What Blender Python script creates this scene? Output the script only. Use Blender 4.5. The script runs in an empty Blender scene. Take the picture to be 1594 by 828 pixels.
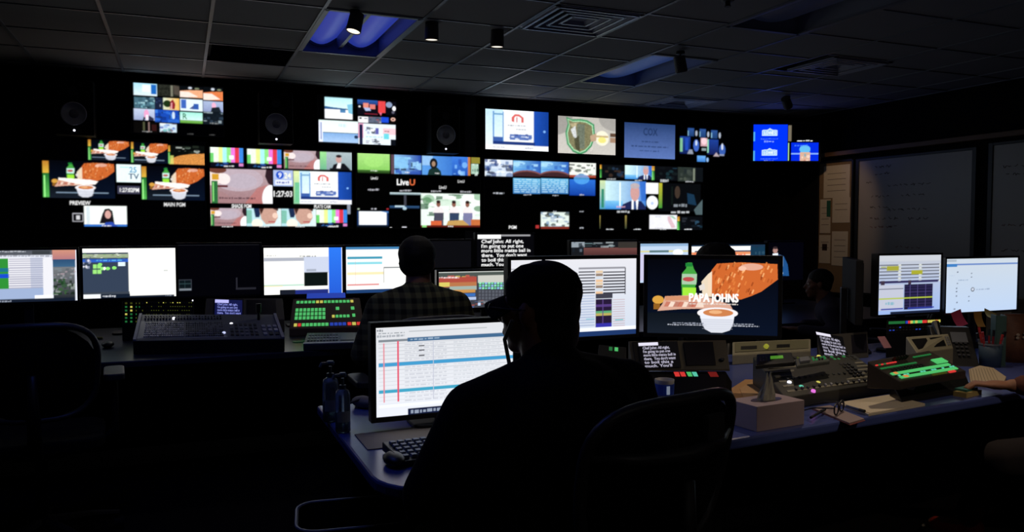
import bpy, bmesh, math, random
import numpy as np
from mathutils import Vector, Matrix
PI = math.pi
R = math.radians
C = bpy.context.scene.collection
sc = bpy.context.scene

# ---------------------------------------------------------------- camera, world, light, exposure
FPX, CX, CY = 1240.0, 797.0, 414.0
EYE = 1.38
YAW = R(22.5)
PITCH = math.atan(57 / FPX)
cam = bpy.data.cameras.new('camera')
cam.sensor_width = 36.0
cam.lens = FPX / 1594 * 36.0
cam.clip_start = 0.05
camo = bpy.data.objects.new('camera', cam)
C.objects.link(camo)
camo.location = (0, 0, EYE)
camo.rotation_euler = (PI / 2 - PITCH, 0, -YAW)
sc.camera = camo
wd = bpy.data.worlds.new('world'); sc.world = wd; wd.use_nodes = True
wd.node_tree.nodes['Background'].inputs[0].default_value = (0.02, 0.022, 0.03, 1)
wd.node_tree.nodes['Background'].inputs[1].default_value = 0.0
sc.view_settings.view_transform = 'Standard'
sc.view_settings.look = 'None'
sc.view_settings.exposure = 0.0
sc.view_settings.gamma = 1.0
sc.view_settings.use_curve_mapping = False
sc.cycles.use_denoising = True
sc.cycles.max_bounces = 6
sc.cycles.diffuse_bounces = 3
sc.cycles.glossy_bounces = 3
sc.cycles.transmission_bounces = 6
sc.cycles.sample_clamp_indirect = 2.0
SCREEN = 1.22          # brightness of a lit screen
FILL_UPLIGHT = 23.0       # each added fill uplighter on the unseen back wall
SPOT_W = 0.35          # each ceiling spot
FRONT_Y, RIGHT_X, LEFT_X, BACK_Y, CEIL = 7.12, 6.36, -1.32, -1.6, 2.62

# ---------------------------------------------------------------- reading places off the photograph
_r = np.array([math.cos(YAW), -math.sin(YAW), 0.0])
_f = np.array([math.sin(YAW) * math.cos(PITCH), math.cos(YAW) * math.cos(PITCH), -math.sin(PITCH)])
_u = np.cross(_r, _f)
def ray(x, y):
    return _f + (x - CX) / FPX * _r - (y - CY) / FPX * _u
def on_z(x, y, z):
    d = ray(x, y); t = (z - EYE) / d[2]
    return Vector((d[0] * t, d[1] * t, z))
def on_y(x, y, Y):
    d = ray(x, y); t = Y / d[1]
    return Vector((d[0] * t, Y, EYE + d[2] * t))
def on_x(x, y, X):
    d = ray(x, y); t = X / d[0]
    return Vector((X, d[1] * t, EYE + d[2] * t))
def at_depth(x, y, dep):
    d = ray(x, y)
    return Vector((d[0] * dep, d[1] * dep, EYE + d[2] * dep))

# ---------------------------------------------------------------- colours and materials
def lin(c):
    if isinstance(c, str):
        c = c.lstrip('#'); c = [int(c[i:i + 2], 16) for i in (0, 2, 4)]
    v = np.array(c, dtype=float) / 255.0
    return np.where(v <= 0.04045, v / 12.92, ((v + 0.055) / 1.055) ** 2.4)
MATS = {}
def mat(name, col, rough=0.5, metal=0.0, emit=0.0, spec=0.5, noise=0.0, nscale=40.0, bump=0.0, trans=0.0, alpha=1.0, coat=0.0):
    if name in MATS: return MATS[name]
    m = bpy.data.materials.new(name); m.use_nodes = True
    nt = m.node_tree; b = nt.nodes['Principled BSDF']
    l = lin(col); rgba = (l[0], l[1], l[2], 1)
    b.inputs['Base Color'].default_value = rgba
    b.inputs['Roughness'].default_value = rough
    b.inputs['Metallic'].default_value = metal
    b.inputs['Specular IOR Level'].default_value = spec
    b.inputs['Transmission Weight'].default_value = trans
    b.inputs['Alpha'].default_value = alpha
    b.inputs['Coat Weight'].default_value = coat
    if emit:
        b.inputs['Emission Color'].default_value = rgba
        b.inputs['Emission Strength'].default_value = emit
        b.inputs['Base Color'].default_value = (l[0] * .3, l[1] * .3, l[2] * .3, 1)
    if noise or bump:
        tc = nt.nodes.new('ShaderNodeTexCoord'); n = nt.nodes.new('ShaderNodeTexNoise')
        n.inputs['Scale'].default_value = nscale; n.inputs['Detail'].default_value = 4
        nt.links.new(tc.outputs['Object'], n.inputs['Vector'])
        if noise:
            mx = nt.nodes.new('ShaderNodeMix'); mx.data_type = 'RGBA'
            mx.inputs[6].default_value = tuple(float(v) * (1 - noise) for v in l) + (1,)
            mx.inputs[7].default_value = tuple(min(1.0, float(v) * (1 + noise)) for v in l) + (1,)
            nt.links.new(n.outputs['Fac'], mx.inputs[0]); nt.links.new(mx.outputs[2], b.inputs['Base Color'])
        if bump:
            bp = nt.nodes.new('ShaderNodeBump'); bp.inputs['Strength'].default_value = bump
            bp.inputs['Distance'].default_value = 0.004
            nt.links.new(n.outputs['Fac'], bp.inputs['Height']); nt.links.new(bp.outputs['Normal'], b.inputs['Normal'])
    MATS[name] = m
    return m
BLACK = mat('black_plastic', '#101012', 0.45, noise=.15)
BLACKM = mat('matt_black_plastic', '#08080a', 0.75, spec=.25, noise=.2)
DARKG = mat('charcoal_metal', '#26272b', 0.5, noise=.15)
GREYP = mat('grey_plastic', '#4a4a4c', 0.5, noise=.1)
PANEL = mat('dark_grey_console_panel', '#5a5c64', 0.45, noise=.12)
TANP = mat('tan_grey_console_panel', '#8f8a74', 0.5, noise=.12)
GLASSD = mat('dark_screen_glass', '#1d1c24', 0.25)
FABRIC = mat('black_chair_fabric', '#0c0c0e', 0.9, spec=.2, bump=.3, nscale=300)
CHROME = mat('dull_chrome', '#9a9aa0', 0.3, 1.0)
WHITE = mat('white_plastic', '#d8d8d8', 0.5)
PAPER = mat('white_paper', '#dcd0b8', 0.8, noise=.05)
KRAFT = mat('tan_paper', '#cc9a64', 0.8, noise=.08)

def screen_mat(name='screen_picture', k=1.0):
    if name in MATS: return MATS[name]
    m = bpy.data.materials.new(name); m.use_nodes = True
    nt = m.node_tree; b = nt.nodes['Principled BSDF']
    a = nt.nodes.new('ShaderNodeAttribute'); a.attribute_name = 'picture'
    b.inputs['Base Color'].default_value = (.006, .006, .008, 1)
    b.inputs['Roughness'].default_value = .35
    b.inputs['Specular IOR Level'].default_value = .2
    nt.links.new(a.outputs['Color'], b.inputs['Emission Color'])
    b.inputs['Emission Strength'].default_value = SCREEN * k
    MATS[name] = m
    return m

# ---------------------------------------------------------------- mesh collector
class MB:
    def __init__(s): s.v = []; s.f = []; s.mi = []; s.mats = []
    def _m(s, m):
        if m is None: return 0
        if m not in s.mats: s.mats.append(m)
        return s.mats.index(m)
    def add(s, vs, fs, m=None):
        o = len(s.v); k = s._m(m)
        s.v += [tuple(p) for p in vs]
        s.f += [tuple(i + o for i in f) for f in fs]; s.mi += [k] * len(fs)
        return s
    def box(s, c, d, m=None, rot=None, taper=1.0):
        hx, hy, hz = d[0] / 2, d[1] / 2, d[2] / 2
        vs = []
        for z in (-1, 1):
            t = taper if z > 0 else 1
            for x, y in ((-1, -1), (1, -1), (1, 1), (-1, 1)):
                vs.append(Vector((x * hx * t, y * hy * t, z * hz)))
        if rot: vs = [rot @ p for p in vs]
        vs = [p + Vector(c) for p in vs]
        return s.add(vs, [(3, 2, 1, 0), (4, 5, 6, 7), (0, 1, 5, 4), (1, 2, 6, 5), (2, 3, 7, 6), (3, 0, 4, 7)], m)
    def prism(s, pts, h0, h1, m=None, ax='z'):
        """pts: 2D outline (counter-clockwise) in the plane across axis ax, extruded h0..h1"""
        n = len(pts)
        def P(a, b, h): return {'z': (a, b, h), 'y': (a, h, b), 'x': (h, a, b)}[ax]
        vs = [P(a, b, h0) for a, b in pts] + [P(a, b, h1) for a, b in pts]
        fs = [tuple(range(n))[::-1], tuple(range(n, 2 * n))] + [(i, (i + 1) % n, (i + 1) % n + n, i + n) for i in range(n)]
        return s.add(vs, fs, m)
    def tube(s, path, r, m=None, n=8, closed=False):
        P = [Vector(p) for p in path]; N = len(P)
        rs = r if isinstance(r, (list, tuple)) else [r] * N
        vs = []; prev = None
        for i, p in enumerate(P):
            if closed: t = (P[(i + 1) % N] - P[i - 1])
            else: t = P[min(i + 1, N - 1)] - P[max(i - 1, 0)]
            t.normalize()
            if prev is None:
                a = Vector((0, 0, 1)) if abs(t.z) < .9 else Vector((1, 0, 0))
                nn = t.cross(a).normalized()
            else:
                nn = (prev - t * prev.dot(t)).normalized()
            prev = nn; bb = t.cross(nn)
            for k in range(n):
                a = 2 * PI * k / n
                vs.append(p + (nn * math.cos(a) + bb * math.sin(a)) * rs[i])
        fs = []
        for i in range(N if closed else N - 1):
            j = (i + 1) % N
            for k in range(n):
                fs.append((i * n + k, i * n + (k + 1) % n, j * n + (k + 1) % n, j * n + k))
        if not closed: fs += [tuple(range(n))[::-1], tuple(range((N - 1) * n, N * n))]
        return s.add(vs, fs, m)
    def lathe(s, prof, c=(0, 0, 0), m=None, n=20, rot=None, sx=1, sy=1):
        vs = []; c = Vector(c)
        for r, z in prof:
            for k in range(n):
                a = 2 * PI * k / n
                p = Vector((r * math.cos(a) * sx, r * math.sin(a) * sy, z))
                vs.append((rot @ p if rot else p) + c)
        fs = []
        for i in range(len(prof) - 1):
            for k in range(n):
                fs.append((i * n + k, i * n + (k + 1) % n, (i + 1) * n + (k + 1) % n, (i + 1) * n + k))
        fs += [tuple(range(n))[::-1], tuple(range((len(prof) - 1) * n, len(prof) * n))]
        return s.add(vs, fs, m)
    def ball(s, c, r, m=None, n=14, rot=None):
        r = (r, r, r) if not isinstance(r, (tuple, list)) else r
        k = n // 2 + 1
        prof = []
        vs = []; c = Vector(c)
        for i in range(1, k):
            th = PI * i / k
            for j in range(n):
                a = 2 * PI * j / n
                p = Vector((math.sin(th) * math.cos(a) * r[0], math.sin(th) * math.sin(a) * r[1], -math.cos(th) * r[2]))
                vs.append((rot @ p if rot else p) + c)
        fs = []
        for i in range(k - 2):
            for j in range(n):
                fs.append((i * n + j, i * n + (j + 1) % n, (i + 1) * n + (j + 1) % n, (i + 1) * n + j))
        b = Vector((0, 0, -r[2])); t = Vector((0, 0, r[2]))
        vs += [(rot @ b if rot else b) + c, (rot @ t if rot else t) + c]
        B = len(vs) - 2
        for j in range(n):
            fs.append((B, (j + 1) % n, j)); fs.append((B + 1, (k - 2) * n + j, (k - 2) * n + (j + 1) % n))
        return s.add(vs, fs, m)
    def limb(s, p0, r0, p1, r1, m=None, n=14):
        """tapered limb segment with round ends"""
        p0 = Vector(p0); p1 = Vector(p1)
        s.ball(p0, r0, m, n); s.ball(p1, r1, m, n)
        return s.tube([p0, p1], [r0, r1], m, n)
    def build(s, name, m=None, parent=None, bevel=0.0, smooth=False, loc=None, rot=None, kind=None):
        me = bpy.data.meshes.new(name)
        me.from_pydata([tuple(p) for p in s.v], [], s.f)
        if s.mats:
            for x in s.mats: me.materials.append(x)
            me.polygons.foreach_set('material_index', s.mi)
        elif m: me.materials.append(m)
        if smooth: me.polygons.foreach_set('use_smooth', [True] * len(s.f))
        me.update()
        o = bpy.data.objects.new(name, me); C.objects.link(o)
        if parent is not None: o.parent = parent
        if loc is not None: o.location = loc
        if rot is not None: o.rotation_euler = rot
        if bevel:
            b = o.modifiers.new('edge', 'BEVEL'); b.width = bevel; b.segments = 2; b.limit_method = 'ANGLE'
        if kind: o['kind'] = kind
        return o
def tag(o, label, cat, group=None, kind=None):
    if label: o['label'] = label
    if cat: o['category'] = cat
    if group: o['group'] = group
    if kind: o['kind'] = kind
    return o
def thing(name, label, cat, loc=(0, 0, 0), rz=0.0, group=None, rot=None):
    o = bpy.data.objects.new(name, None); C.objects.link(o)
    o.empty_display_size = .05
    o.location = loc; o.rotation_euler = rot if rot else (0, 0, rz)
    return tag(o, label, cat, group)
def copy_tree(o, parent=None):
    c = o.copy(); C.objects.link(c)
    if parent is not None: c.parent = parent
    for ch in list(o.children): copy_tree(ch, c)
    return c
def struct(o): o['kind'] = 'structure'; return o
def rot_z(a): return Matrix.Rotation(a, 3, 'Z')
def rot_x(a): return Matrix.Rotation(a, 3, 'X')
def rot_y(a): return Matrix.Rotation(a, 3, 'Y')
def rounded(w, h, r, n=6, cx=0, cy=0):
    pts = []
    for sx, sy, a0 in ((1, 1, 0), (-1, 1, 90), (-1, -1, 180), (1, -1, 270)):
        for k in range(n + 1):
            a = R(a0 + 90 * k / n)
            pts.append((cx + sx * (w / 2 - r) + r * math.cos(a), cy + sy * (h / 2 - r) + r * math.sin(a)))
    return pts

# ---------------------------------------------------------------- pictures shown on the screens
FONT = {}
def glyph_tris(text):
    """outline triangles of a line of text, from the built-in font, cap height about 0.7, and its width"""
    if text in FONT: return FONT[text]
    cu = bpy.data.curves.new('t', 'FONT'); cu.body = text; cu.offset = 0.018; cu.resolution_u = 2
    ob = bpy.data.objects.new('t', cu); C.objects.link(ob)
    bpy.context.view_layer.update()
    me = ob.to_mesh(); me.calc_loop_triangles()
    v = np.array([p.co[:2] for p in me.vertices]).reshape(-1, 2)
    t = np.array([x.vertices[:] for x in me.loop_triangles]).reshape(-1, 3)
    ob.to_mesh_clear(); bpy.data.objects.remove(ob); bpy.data.curves.remove(cu)
    tri = v[t]
    w = (v[:, 0].min(), v[:, 0].max()) if len(v) else (0, 1)
    FONT[text] = (tri, w)
    return FONT[text]

class Pic:
    """a picture painted on a grid; shapes are placed in picture units (0..1) through a transform"""
    def __init__(s, nu, nv, to_uv, bg):
        s.W = nu * 2; s.H = nv * 2; s.nu = nu; s.nv = nv
        s.img = np.empty((s.H, s.W, 3)); s.img[:] = lin(bg)
        u = (np.arange(s.W) + .5) / s.W; v = (np.arange(s.H) + .5) / s.H
        s.U, s.V = np.meshgrid(u, v)
        s.T = to_uv; s.clip = None
    def sub(s, x0, y0, x1, y1):
        a = s.T(x0, y0); b = s.T(x1, y1)
        q = Pic.__new__(Pic); q.__dict__.update(s.__dict__)
        q.T = lambda x, y: (a[0] + (b[0] - a[0]) * x, a[1] + (b[1] - a[1]) * y)
        q.clip = (a[0], a[1], b[0], b[1])
        return q
    def _put(s, mask, c, al=1.0):
        if s.clip:
            k = s.clip; mask = mask & (s.U >= k[0]) & (s.U <= k[2]) & (s.V >= k[1]) & (s.V <= k[3])
        l = lin(c) if not isinstance(c, np.ndarray) else c
        if al >= 1: s.img[mask] = l
        else: s.img[mask] = s.img[mask] * (1 - al) + l * al
    def r(s, x0, y0, x1, y1, c, al=1.0):
        a = s.T(x0, y0); b = s.T(x1, y1)
        s._put((s.U >= a[0]) & (s.U < b[0]) & (s.V >= a[1]) & (s.V < b[1]), c, al); return s
    def g(s, x0, y0, x1, y1, c0, c1, hor=False):
        a = s.T(x0, y0); b = s.T(x1, y1)
        m = (s.U >= a[0]) & (s.U < b[0]) & (s.V >= a[1]) & (s.V < b[1])
        if s.clip:
            k = s.clip; m &= (s.U >= k[0]) & (s.U <= k[2]) & (s.V >= k[1]) & (s.V <= k[3])
        t = ((s.U - a[0]) / (b[0] - a[0]) if hor else (s.V - a[1]) / (b[1] - a[1]))[m][:, None]
        s.img[m] = lin(c0) * (1 - t) + lin(c1) * t; return s
    def e(s, cx, cy, rx, ry, c, al=1.0):
        a = s.T(cx, cy); b = s.T(cx + rx, cy); d = s.T(cx, cy + ry)
        ru = abs(b[0] - a[0]) + 1e-6; rv = abs(d[1] - a[1]) + 1e-6
        s._put(((s.U - a[0]) / ru) ** 2 + ((s.V - a[1]) / rv) ** 2 <= 1, c, al); return s
    def p(s, pts, c, al=1.0):
        P = [s.T(*q) for q in pts]; m = np.zeros(s.U.shape, bool)
        for (x0, y0), (x1, y1) in zip(P, P[1:] + P[:1]):
            if y0 == y1: continue
            cr = ((s.V >= y0) != (s.V >= y1)) & (s.U < (x1 - x0) * (s.V - y0) / (y1 - y0) + x0)
            m ^= cr
        s._put(m, c, al); return s
    def t(s, x0, y0, x1, y1, text, c, bold=0.0):
        if bold: s.t(x0 + bold, y0, x1 + bold, y1, text, c); s.t(x0, y0 + bold * .6, x1, y1 + bold * .6, text, c)
        return s._t(x0, y0, x1, y1, text, c)
    def _t(s, x0, y0, x1, y1, text, c):
        """text fitted into the rectangle"""
        tri, w = glyph_tris(text)
        a = s.T(x0, y0); b = s.T(x1, y1)
        m = np.zeros(s.U.shape, bool)
        for q in tri:
            X = a[0] + (q[:, 0] - w[0]) / (w[1] - w[0]) * (b[0] - a[0]); Y = b[1] - q[:, 1] / .7 * (b[1] - a[1])
            i0 = max(0, int(X.min() * s.W) - 1); i1 = min(s.W, int(X.max() * s.W) + 2)
            j0 = max(0, int(Y.min() * s.H) - 1); j1 = min(s.H, int(Y.max() * s.H) + 2)
            if i1 <= i0 or j1 <= j0: continue
            u = s.U[j0:j1, i0:i1]; v = s.V[j0:j1, i0:i1]
            d = [(X[(k + 1) % 3] - X[k]) * (v - Y[k]) - (Y[(k + 1) % 3] - Y[k]) * (u - X[k]) for k in range(3)]
            m[j0:j1, i0:i1] |= ((d[0] >= 0) & (d[1] >= 0) & (d[2] >= 0)) | ((d[0] <= 0) & (d[1] <= 0) & (d[2] <= 0))
        s._put(m, c); return s
    def dash(s, x0, y0, x1, y1, c, n=6, seed=1, al=.8):
        """an unreadable line of small print"""
        rr = random.Random(seed); x = x0
        while x < x1:
            w = (x1 - x0) / n * rr.uniform(.4, 1.3)
            s.r(x, y0 + (y1 - y0) * rr.uniform(0, .3), min(x + w, x1), y1 - (y1 - y0) * rr.uniform(0, .2), c, al)
            x += w + (x1 - x0) / n * .25
        return s
    def mess(s, x0, y0, x1, y1, pal, n=25, seed=1, big=.3, al=.8):
        """a busy little picture"""
        rr = random.Random(seed); w = x1 - x0; h = y1 - y0
        q = s.sub(x0, y0, x1, y1)
        for _ in range(n):
            cx, cy = rr.random(), rr.random(); a = rr.uniform(.04, big); b = rr.uniform(.04, big)
            if rr.random() < .5: q.e(cx, cy, a * .6, b * .6, rr.choice(pal), al)
            else: q.r(cx - a / 2, cy - b / 2, cx + a / 2, cy + b / 2, rr.choice(pal), al)
        return s
    def grain(s, x0, y0, x1, y1, amt=.3, seed=1, cell=2):
        a = s.T(x0, y0); b = s.T(x1, y1)
        rs = np.random.RandomState(seed)
        n = np.repeat(np.repeat(rs.rand(s.H // cell + 1, s.W // cell + 1), cell, 0), cell, 1)[:s.H, :s.W]
        m = (s.U >= a[0]) & (s.U < b[0]) & (s.V >= a[1]) & (s.V < b[1])
        s.img[m] *= (1 + amt * (n[m] * 2 - 1))[:, None]; return s
    def colours(s):
        q = s.img.reshape(s.nv, 2, s.nu, 2, 3).mean(axis=(1, 3))
        return np.clip(q, 0, 1)

def picture_mesh(name, w, h, pic, parent, m=None, y=0.0, hidden=False):
    """the lit face: a grid of nu x nv points carrying the picture's colours; local x across, z up, faces -y"""
    col = pic.colours()[::-1]            # row 0 = bottom
    nu, nv = pic.nu, pic.nv
    xs = np.linspace(-w / 2, w / 2, nu); zs = np.linspace(0, h, nv)
    X, Z = np.meshgrid(xs, zs)
    co = np.stack([X, np.full_like(X, y), Z], -1).reshape(-1, 3)
    idx = np.arange(nu * nv).reshape(nv, nu)
    q = np.stack([idx[:-1, :-1], idx[:-1, 1:], idx[1:, 1:], idx[1:, :-1]], -1).reshape(-1, 4)
    me = bpy.data.meshes.new(name)
    me.vertices.add(len(co)); me.vertices.foreach_set('co', co.ravel())
    me.loops.add(q.size); me.loops.foreach_set('vertex_index', q.ravel().astype(np.int32))
    me.polygons.add(len(q)); me.polygons.foreach_set('loop_start', np.arange(0, q.size, 4, dtype=np.int32))
    me.update(calc_edges=True)
    at = me.color_attributes.new('picture', 'FLOAT_COLOR', 'POINT')
    rgba = np.concatenate([col.reshape(-1, 3), np.ones((nu * nv, 1))], 1).astype(np.float32)
    at.data.foreach_set('color', rgba.ravel())
    me.materials.append(m or screen_mat())
    o = bpy.data.objects.new(name, me); C.objects.link(o); o.parent = parent
    return o

def make_screen(name, label, cat, left, right, zt, zb, paint, bg='#000000', bezel=.012, depth=.035, group=None,
                stand=None, tilt=0.0, res=1.25, base_z=.73, stand_x=0.0, soft=False, px=None, m=None):
    """left/right: (x,y) ends of the lit face seen from the room; a flat display with case, lit face, optional stand"""
    left = Vector((left[0], left[1])); right = Vector((right[0], right[1]))
    d = right - left; w = d.length; h = zt - zb; mid = (left + right) / 2
    rz = math.atan2(d.y, d.x)
    ex = d.normalized(); ny = Vector((-ex.y, ex.x))          # local +y, away from the viewer
    t = thing(name, label, cat, (mid.x, mid.y, base_z if stand else zb), rz, group)
    z0 = (zb - base_z) if stand else 0.0
    head = MB(); b = bezel
    # case with a real recess: rim of four bars and a back slab
    head.box((0, depth / 2 + .004, z0 + h / 2), (w + 2 * b, depth, h + 2 * b))
    head.box((0, depth + .016, z0 + h / 2), (w * .6, .03, h * .6), taper=.9)
    for sx in (-1, 1): head.box((sx * (w / 2 + b / 2), 0, z0 + h / 2), (b, .012, h + 2 * b))
    for sz in (-1, 1): head.box((0, 0, z0 + h / 2 + sz * (h / 2 + b / 2)), (w, .012, b))
    head.build('case', BLACK, t, bevel=.0015)
    dep = FPX * w / max(1, 1) / FPX
    # screen size in photo pixels gives how fine the picture is
    dist = math.hypot(mid.x, mid.y); cosv = abs((ny.x * mid.x + ny.y * mid.y) / dist)
    pw = w * cosv / dist * FPX; ph = h / dist * FPX
    nu = int(max(24, pw * res)); nv = int(max(16, ph * res))
    n3 = Vector((ny.x, ny.y, 0)); o3 = Vector((mid.x, mid.y, zb))
    def to_uv(x, y):
        dr = Vector(ray(x, y)); E3 = Vector((0, 0, EYE))
        tt = (o3 - E3).dot(n3) / dr.dot(n3); P = E3 + dr * tt
        return ((P - o3).dot(Vector((ex.x, ex.y, 0))) / w + .5, 1 - (P.z - zb) / h)
    pic = Pic(nu, nv, to_uv, bg)
    unit = Pic.__new__(Pic); unit.__dict__.update(pic.__dict__); unit.T = lambda x, y: (x, y)
    paint(pic, unit)
    if soft:
        rs = np.random.RandomState(len(label)); a = pic.img
        n = rs.rand(pic.H // 5 + 2, pic.W // 5 + 2); n = np.repeat(np.repeat(n, 5, 0), 5, 1)[:pic.H, :pic.W]
        a *= (1 + .09 * (n - .5))[:, :, None]
        for _ in range(2):
            b = np.pad(a, ((1, 1), (1, 1), (0, 0)), 'edge'); b = (b[:-2] + b[1:-1] + b[2:]) / 3; a = (b[:, :-2] + b[:, 1:-1] + b[:, 2:]) / 3
        pic.img[:] = a
    f = picture_mesh('display', w, h, pic, t, m)
    f.location = (0, -.001, z0)
    if stand:
        zz = zb - base_z
        s = MB(); s.box((stand_x, .055, zz / 2 + .047), (.05, .018, zz + .07)); s.build('stand_neck', DARKG, t, bevel=.003)
        s = MB(); s.prism(rounded(.22, .15, .03, 4, stand_x, .055), .0005, .012); s.build('stand_base', BLACK, t, bevel=.002)
    return t

# ---------------------------------------------------------------- little pictures used again and again
def meter(q, x0=.0, x1=.05, y0=.02, y1=.98):
    q.g(x0, y0, x1, y0 + (y1 - y0) * .33, '#b5762a', '#d8b040'); q.g(x0, y0 + (y1 - y0) * .33, x1, y1, '#1f6a2c', '#52b050')
    q.r(x0 + (x1 - x0) * .15, y0 + (y1 - y0) * .4, x0 + (x1 - x0) * .4, y1, '#9af08a'); return q
def pizza(q, full=False):
    q.g(0, 0, 1, 1, '#030409', '#071022')
    q.g(0, .72, .6, 1, '#0c1219', '#161d28')
    q.p([(.31, .05), (.345, .05), (.36, .13), (.385, .2), (.385, .3), (.37, .38), (.38, .49), (.27, .49), (.265, .3), (.27, .19), (.30, .13)], '#3f9a3c')
    q.r(.295, .055, .35, .1, '#1c7a34'); q.p([(.27, .2), (.385, .2), (.38, .34), (.27, .34)], '#9fc0a0' if full else '#c4e4dc'); q.r(.275, .38, .378, .49, '#9ade3a')
    q.e(.32, .27, .045, .03, '#b24a4a')
    q.p([(.47, .24), (.50, .14), (.537, .06), (.72, .04), (.99, .06), (.995, .26), (.875, .42), (.80, .48), (.72, .53), (.60, .50), (.47, .48)], '#c5622c')
    rr = random.Random(4)
    for _ in range(90):
        u = rr.uniform(.5, .97); v = rr.uniform(.08, .47)
        if v < .52 - (u - .72) * .95 * (u > .72):
            q.p([(u, v), (u + .012, v - .05), (u + .022, v - .04), (u + .01, v + .012)], rr.choice(['#e89a58', '#a84e20', '#d87a3a', '#f0b074', '#8f3d18']), .75)
    q.e(.80, .10, .085, .045, '#d9a18a'); q.e(.73, .12, .03, .03, '#e8b8a0')
    q.p([(.42, .30), (.47, .2), (.50, .16), (.50, .5), (.43, .5)], '#e8d6bc', .9); q.p([(.40, .36), (.44, .32), (.45, .40), (.41, .42)], '#d8d0c8')
    q.e(.085, .55, .045, .055, '#d09a40'); q.r(.05, .6, .10, .68, '#8a5a20')
    q.p([(.14, .50), (.42, .475), (.64, .60), (.66, .66), (.40, .66), (.26, .67), (.08, .70), (.12, .60)], '#cfa08c')
    q.p([(.14, .50), (.40, .49), (.42, .54), (.14, .56)], '#c98a66')
    for k in range(8): q.p([(.15 + k * .035, .57), (.19 + k * .035, .58), (.16 + k * .04, .64), (.13 + k * .035, .64)], ['#b85a44', '#f0e0d0', '#a86050'][k % 3], .7)
    if not full:
        q.p([(.14, .46), (.62, .50), (.74, .54), (.70, .62), (.5, .64), (.14, .52)], '#f6f0ea'); q.r(.1, .84, .9, .87, '#8fa8c0', .6)
    q.e(.545, .715, .155, .075, '#e8e4e6'); q.p([(.41, .735), (.675, .735), (.665, .86), (.64, .94), (.58, .975), (.50, .975), (.45, .93), (.425, .85)], '#cfd2dc')
    q.p([(.41, .735), (.675, .735), (.67, .79), (.415, .79)], '#dfe1ea')
    q.e(.55, .71, .115, .05, '#c47a4a'); q.e(.53, .70, .05, .025, '#e0a878')
    for k in range(5): q.r(.43, .80 + k * .03, .66, .805 + k * .03, '#b4b8c6', .6)
    if full:
        q.t(.325, .455, .70, .565, 'PAPA JOHNS', '#f4f0ec', .005); q.dash(.33, .585, .70, .605, '#d8cfc8', 14, 3)
        q.dash(.20, .845, .44, .865, '#8f95a4', 9, 5); q.dash(.66, .845, .82, .865, '#8f95a4', 8, 6); q.dash(.16, .87, .46, .888, '#b4b8c4', 14, 7); q.dash(.65, .87, .86, .888, '#b4b8c4', 9, 8)
    return q
def cheek(q):
    q.g(0, 0, 1, 1, '#b29ca2', '#9a7478'); q.e(.45, .3, .4, .35, '#b8a6b0'); q.e(.5, .35, .25, .22, '#b6abb8', .7)
    q.p([(.55, 1), (.75, .55), (.9, .45), (1, .6), (1, 1)], '#b8706c', .75)
    q.e(.05, .2, .14, .3, '#e8d8d0'); q.e(.22, .3, .1, .16, '#efe0de'); q.e(.12, .95, .2, .3, '#a07a7c', .7)
    q.r(.12, .48, .28, .535, '#5a1c20'); q.e(.12, .04, .14, .1, '#6a3c30'); q.r(.03, .16, .14, .33, '#cf9a2c'); q.r(.02, .36, .12, 1, '#2a6a3a'); q.r(.04, .4, .06, .95, '#8ae07a')
    q.p([(.9, .0), (1, 0), (1, .5), (.93, .4), (.88, .2)], '#2c1c24'); q.e(.97, .85, .14, .4, '#f4f4f6')
    q.dash(.14, .82, .72, .88, '#4a3038', 12, 4); return q
def child(q):
    q.g(0, 0, 1, 1, '#b0dce4', '#d8e8ea', True); q.r(0, .1, .15, .85, '#57a882', .7)
    q.p([(.2, 0), (.45, 0), (.36, .5), (.25, .5)], '#1a2a4c'); q.p([(.36, 0), (.86, 0), (.9, .5), (.8, .85), (.55, .9), (.42, .6)], '#c49a8a')
    q.e(.82, .4, .08, .16, '#eccab8'); q.p([(.36, 0), (.5, 0), (.42, .35)], '#3a201c'); q.p([(.75, 0), (.92, 0), (.9, .15)], '#48302c'); q.r(.62, .72, .82, .78, '#b04c54'); q.e(.3, .85, .16, .25, '#f8ecdc'); return q
def bars(q):
    cs = ['#e8f4e8', '#e8f0e0', '#e4f090', '#a8f0ec', '#8ae080', '#e878d8', '#d83848', '#3a84dc']
    for k, c in enumerate(cs): q.r(k / 8 * .98, 0, (k + 1) / 8 * .98, .76, c)
    q.r(0, .3, .1, .95, '#6acc6a'); q.r(.0, .76, 1, 1, '#0a0c18'); q.mess(.12, .72, .55, .95, ['#2850a0', '#101830', '#3a78c0'], 16, 3); q.r(.56, .4, .7, .6, '#eefcf4'); q.r(.85, .8, .98, .95, '#d080c0'); q.dash(.4, .9, .7, .99, '#e8e8e8', 3, 2); return q
def suit(q, bg0='#a8b8bc', bg1='#8a9ca4'):
    q.g(0, 0, 1, 1, bg0, bg1); q.p([(.35, 1), (.42, .7), (.56, .6), (.75, .62), (.88, .85), (.95, 1)], '#101018'); q.p([(.5, .95), (.55, .6), (.66, .6), (.62, 1)], '#e8e8ec')
    q.e(.58, .4, .09, .2, '#c49a94'); q.e(.58, .22, .09, .08, '#2a2024'); return q
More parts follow.
